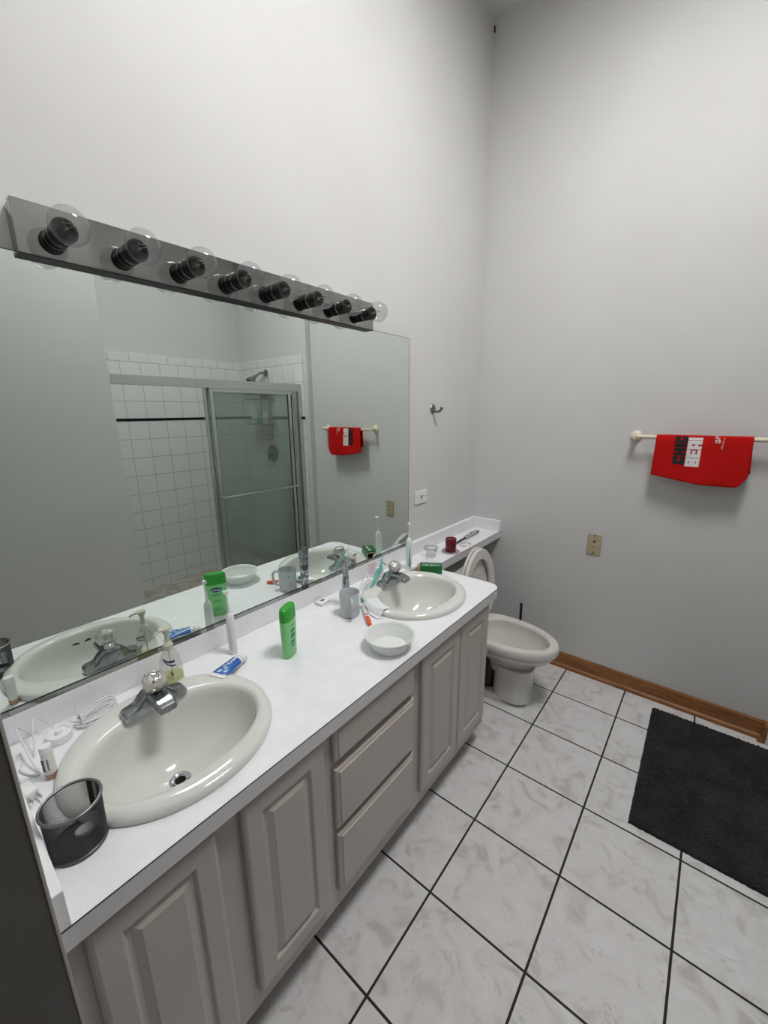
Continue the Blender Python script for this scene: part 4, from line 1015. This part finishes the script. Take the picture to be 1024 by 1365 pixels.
# -- crumpled tissue
def sheet(fn, nu, nv):
    bm = BM(); G_ = [[bm.verts.new(fn(i/nu, j/nv)) for j in range(nv+1)] for i in range(nu+1)]
    for i in range(nu):
        for j in range(nv): bm.faces.new((G_[i][j], G_[i+1][j], G_[i+1][j+1], G_[i][j+1]))
    return bm
def rimz(x, y):
    """height of the far sink's rim / counter under a point"""
    cx_, cy_ = SINKS[1]; r = math.sqrt(((x-cx_)/.207)**2+((y-cy_)/.219)**2)
    if r > 1.06: return H
    return H+.022*min(1, (1.06-r)/.10)**.6
def tis(u, v):
    A_, B_, C2, D_ = Vector((.196, -1.284)), Vector((.302, -1.325)), Vector((.310, -1.262)), Vector((.208, -1.222))
    p = (A_*(1-u)+B_*u)*(1-v)+(D_*(1-u)+C2*u)*v
    p += Vector((.004*math.sin(v*9), .004*math.sin(u*8)))
    return Vector((p.x, p.y, rimz(p.x, p.y)+.0022+.0022*(1+math.sin(u*11+2*math.sin(v*7)))*.5))
o = obj('tissue', sheet(tis, 26, 20), M['tissue'], base=(.25, -1.27, H), ang=180); tag(o, 'damp white tissue draped on the left rim of the far sink', 'tissue')
o.modifiers.new('t', 'SOLIDIFY').thickness = .0008

# -- clear packet with teal seam
pk = thing('plastic_packet', 'crumpled clear plastic packet with teal edges leaning on the far faucet', 'packet', (.11, -1.17, H))
def pf(u, v):
    a = Vector((.125, -1.235, H+.006)); b = Vector((.058, -1.115, H+.055)); c = Vector((.140, -1.170, H+.024)); d = Vector((.122, -1.066, H+.122))
    p = (a*(1-u)+b*u)*(1-v)+(c*(1-u)+d*u)*v
    k = math.sin(u*PI)*math.sin(v*PI)
    return p + Vector((.010*k*math.sin(u*9+v*3), -.008*k, .014*k*math.sin(v*8+u*2)))
o = obj('clear_film', sheet(pf, 22, 14), M['film'], pk, ang=180)
def pt(u, v):
    a = Vector((.140, -1.172, H+.024)); d = Vector((.124, -1.062, H+.125))
    p = a*(1-u)+d*u; wv = .032*math.sin(min(1, u*1.05)*PI)**.8+.002
    return p + Vector((.25, .5, -.55))*wv*(v-.2) + Vector((.003*math.sin(u*12), 0, .002*math.sin(v*6+u*9)))
obj('teal_seam', sheet(pt, 20, 6), M['teal_film'], pk, ang=180)
def pg(u, v):
    a = Vector((.150, -1.205, H+.026)); b = Vector((.105, -1.190, H+.014)); 
    p = a*(1-u)+b*u; return p + Vector((-.02, .05, .012))*v + Vector((0, 0, .006*math.sin(u*6)*math.sin(v*5)))
obj('film_fold', sheet(pg, 12, 10), M['film'], pk, ang=180)
p2 = thing('pink_sachet', 'small pink and clear sachet tucked behind the far faucet', 'packet', (.075, -1.08, H+.0215))
def pp2(u, v):
    a = Vector((.070, -1.115, H+.024)); b = Vector((.115, -1.035, H+.030)); c = Vector((.060, -1.085, H+.085)); d = Vector((.100, -1.045, H+.085))
    p = (a*(1-u)+b*u)*(1-v)+(c*(1-u)+d*u)*v; return p + Vector((-.006*math.sin(u*7), 0, .006*math.sin(u*9+v*4)))
obj('pink_film', sheet(pp2, 14, 12), M['pink_film'], p2, ang=180)
def pp3(u, v):
    a = Vector((.083, -1.050, H+.100)); d = Vector((.125, -1.035, H+.072)); p = a*(1-u)+d*u
    return p + Vector((.3, .3, -.8))*(.012*math.sin(u*PI)**.7)*(v-.5)
obj('red_corner', sheet(pp3, 12, 4), M['candle'], p2, ang=180, label='dark red corner of the sachet')

# -- green soap box
q = Matrix.Translation((.209, -.822, H+.0005)) @ Matrix.Rotation(math.radians(33), 4, 'Z')
gbx = thing('soap_box', 'dark green cardboard soap box with an open end behind the far sink', 'box', (.209, -.822, H))
bm = BM(); L2, W2, H2, t2 = .050, .027, .034, .0009
box(bm, -L2, -W2, 0, L2, W2, t2, mtx=q); box(bm, -L2, -W2, H2-t2, L2, W2, H2, mtx=q); box(bm, -L2, -W2, 0, L2, -W2+t2, H2, mtx=q); box(bm, -L2, W2-t2, 0, L2, W2, H2, mtx=q); box(bm, L2-t2, -W2, 0, L2, W2, H2, mtx=q)
obj('carton', bm, M['green_box'], gbx, smooth=False)
bm = BM(); box(bm, -L2-.013, -W2, .001, -L2, -W2+.0008, H2-.002, mtx=q @ Matrix.Rotation(0, 4, 'Z')); box(bm, -L2-.012, -W2+.001, H2-.006, -L2, W2-.001, H2-.0052, mtx=q); obj('end_flaps', bm, M['tan'], gbx, smooth=False, label='tan printed end flaps')
bm = BM(); text_bm(bm, 'Irish Spring', q @ Matrix.Translation((.0, -.006, H2+.0005)), .0165, bold=.0003); obj('lettering', bm, M['white'], gbx, smooth=False)
# (small white text along the top edge)

# -- glass jar
gj = thing('glass_dish', 'small clear glass dish on the shelf left of the red candle', 'glass dish', (.100, -.652, H))
bm = BM(); lathe(bm, [(.022, .0006), (.026, .002), (.028, .012), (.025, .020), (.029, .032), (.0345, .046), (.0350, .049), (.0335, .049), (.0275, .034), (.0235, .021), (.026, .012), (.024, .004), (.001, .004)], (.100, -.652, H), n=36); obj('dish', bm, M['glass'], gj)
bm = BM(); tube(bm, [(.1+.0345*math.cos(2*PI*i/36), -.652+.0345*math.sin(2*PI*i/36), H+.0485) for i in range(37)], .0017, 8); obj('rim', bm, M['steel'], gj, label='dark reflective rim')
bm = BM()
tube(bm, [(.060, -.800, H+.003), (.075, -.765, H+.014), (.105, -.745, H+.004), (.130, -.725, H+.022), (.155, -.715, H+.018), (.165, -.735, H+.004), (.140, -.745, H+.003), (.125, -.720, H+.016), (.150, -.700, H+.028), (.170, -.705, H+.012), (.160, -.72, H+.003)], .0017, 8, 6)
tag(obj('earphone_cable', bm, M['cable'], base=(.12, -.74, H)), 'tangled thin white cable between the soap box and the glass dish', 'cable')

# -- candle on coaster
kx, ky = .142, -.525
bm = BM(); lathe(bm, [(.036, .0005), (.046, .003), (.0475, .006), (.045, .0065), (.035, .004), (.001, .004)], (kx, ky, H), n=40); tag(obj('candle_plate', bm, thin_glass('pinkish_glass', (.86, .78, .78), .2, .4, (.62, .55, .54)), base=(kx, ky, H)), 'round clear pinkish candle plate under the dark red candle', 'plate')
cn = thing('pillar_candle', 'short dark red pillar candle standing on the narrow shelf', 'candle', (kx, ky, H+.0045))
bm = BM(); lathe(bm, [(.0275, .0003), (.0285, .002), (.0285, .068), (.027, .071), (.024, .070), (.020, .066), (.001, .065)], (kx, ky, H+.0045), n=40); obj('wax', bm, M['candle'], cn)
bm = BM(); tube(bm, [(kx, ky, H+.069), (kx+.001, ky, H+.076)], .0009, 6); obj('wick', bm, M['black'], cn)
cl = thing('clear_clip', 'little clear plastic holder leaning left of the candle plate', 'holder', (.075, -.565, H))
bm = BM(); q = Matrix.Translation((.078, -.572, H+.0225)) @ Matrix.Rotation(.5, 4, 'Z') @ Matrix.Rotation(.16, 4, 'Y'); box(bm, -.0015, -.011, -.021, .0015, .011, .021, .001, mtx=q); box(bm, -.0015, -.011, -.021, .018, .011, -.018, .001, mtx=q); obj('holder_body', bm, M['film'], cl, smooth=False)

# -- grey handled tool
kt = thing('grey_scraper', 'grey handled tool with a black shaft lying along the shelf behind the candle', 'tool', (.10, -.25, H))
q, L = lying((.108, -.455, H+.0085), (.092, -.110, H+.0115))
def ksec(xx, hw, hh, n=16): return [q @ Vector((xx, hw*math.cos(2*PI*i/n), hh*math.sin(2*PI*i/n))) for i in range(n)]
bm = BM(); loft(bm, [ksec(0, .006, .0045), ksec(.02, .0065, .005), ksec(.17, .0055, .005)]); obj('shaft', bm, M['black'], kt)
bm = BM(); loft(bm, [ksec(.165, .009, .008), ksec(.17, .012, .0095), ksec(.21, .0115, .009), ksec(.25, .014, .010), ksec(.30, .0165, .010), ksec(.335, .012, .008), ksec(.345, .004, .004)]); obj('grip', bm, M['grey_rubber'], kt)
bm = BM(); box(bm, .185, -.004, .0085, .20, .004, .0105, mtx=q); box(bm, .240, -.006, .0088, .262, .005, .0108, .002, mtx=q); box(bm, .288, .011, -.002, .328, .0165, .006, .002, mtx=q); obj('black_inlay', bm, M['black'], kt, smooth=False)
bc = BM()
tube(bc, [(.150+.026*math.cos(2*PI*i/26)+.002*math.sin(i*2.2), -.375+.034*math.sin(2*PI*i/26)+.002*math.cos(i*1.7), H+.0022) for i in range(24)], .0014, 6, 2)
br = thing('thread_bracelet', 'thin red and white thread bracelet lying right of the candle', 'bracelet', (.150, -.375, H)); obj('thread_loop', bc, M['thread'], br)
for i in range(5):
    bm = BM(); a = 2.4*i/5+3.4; lathe(bm, [(.001, -.003), (.0028, -.001), (.0028, .001), (.001, .003)], (.150+.026*math.cos(a), -.375+.034*math.sin(a), H+.0034), (0, 1, 0), 10); obj('bead', bm, M['white'], br)
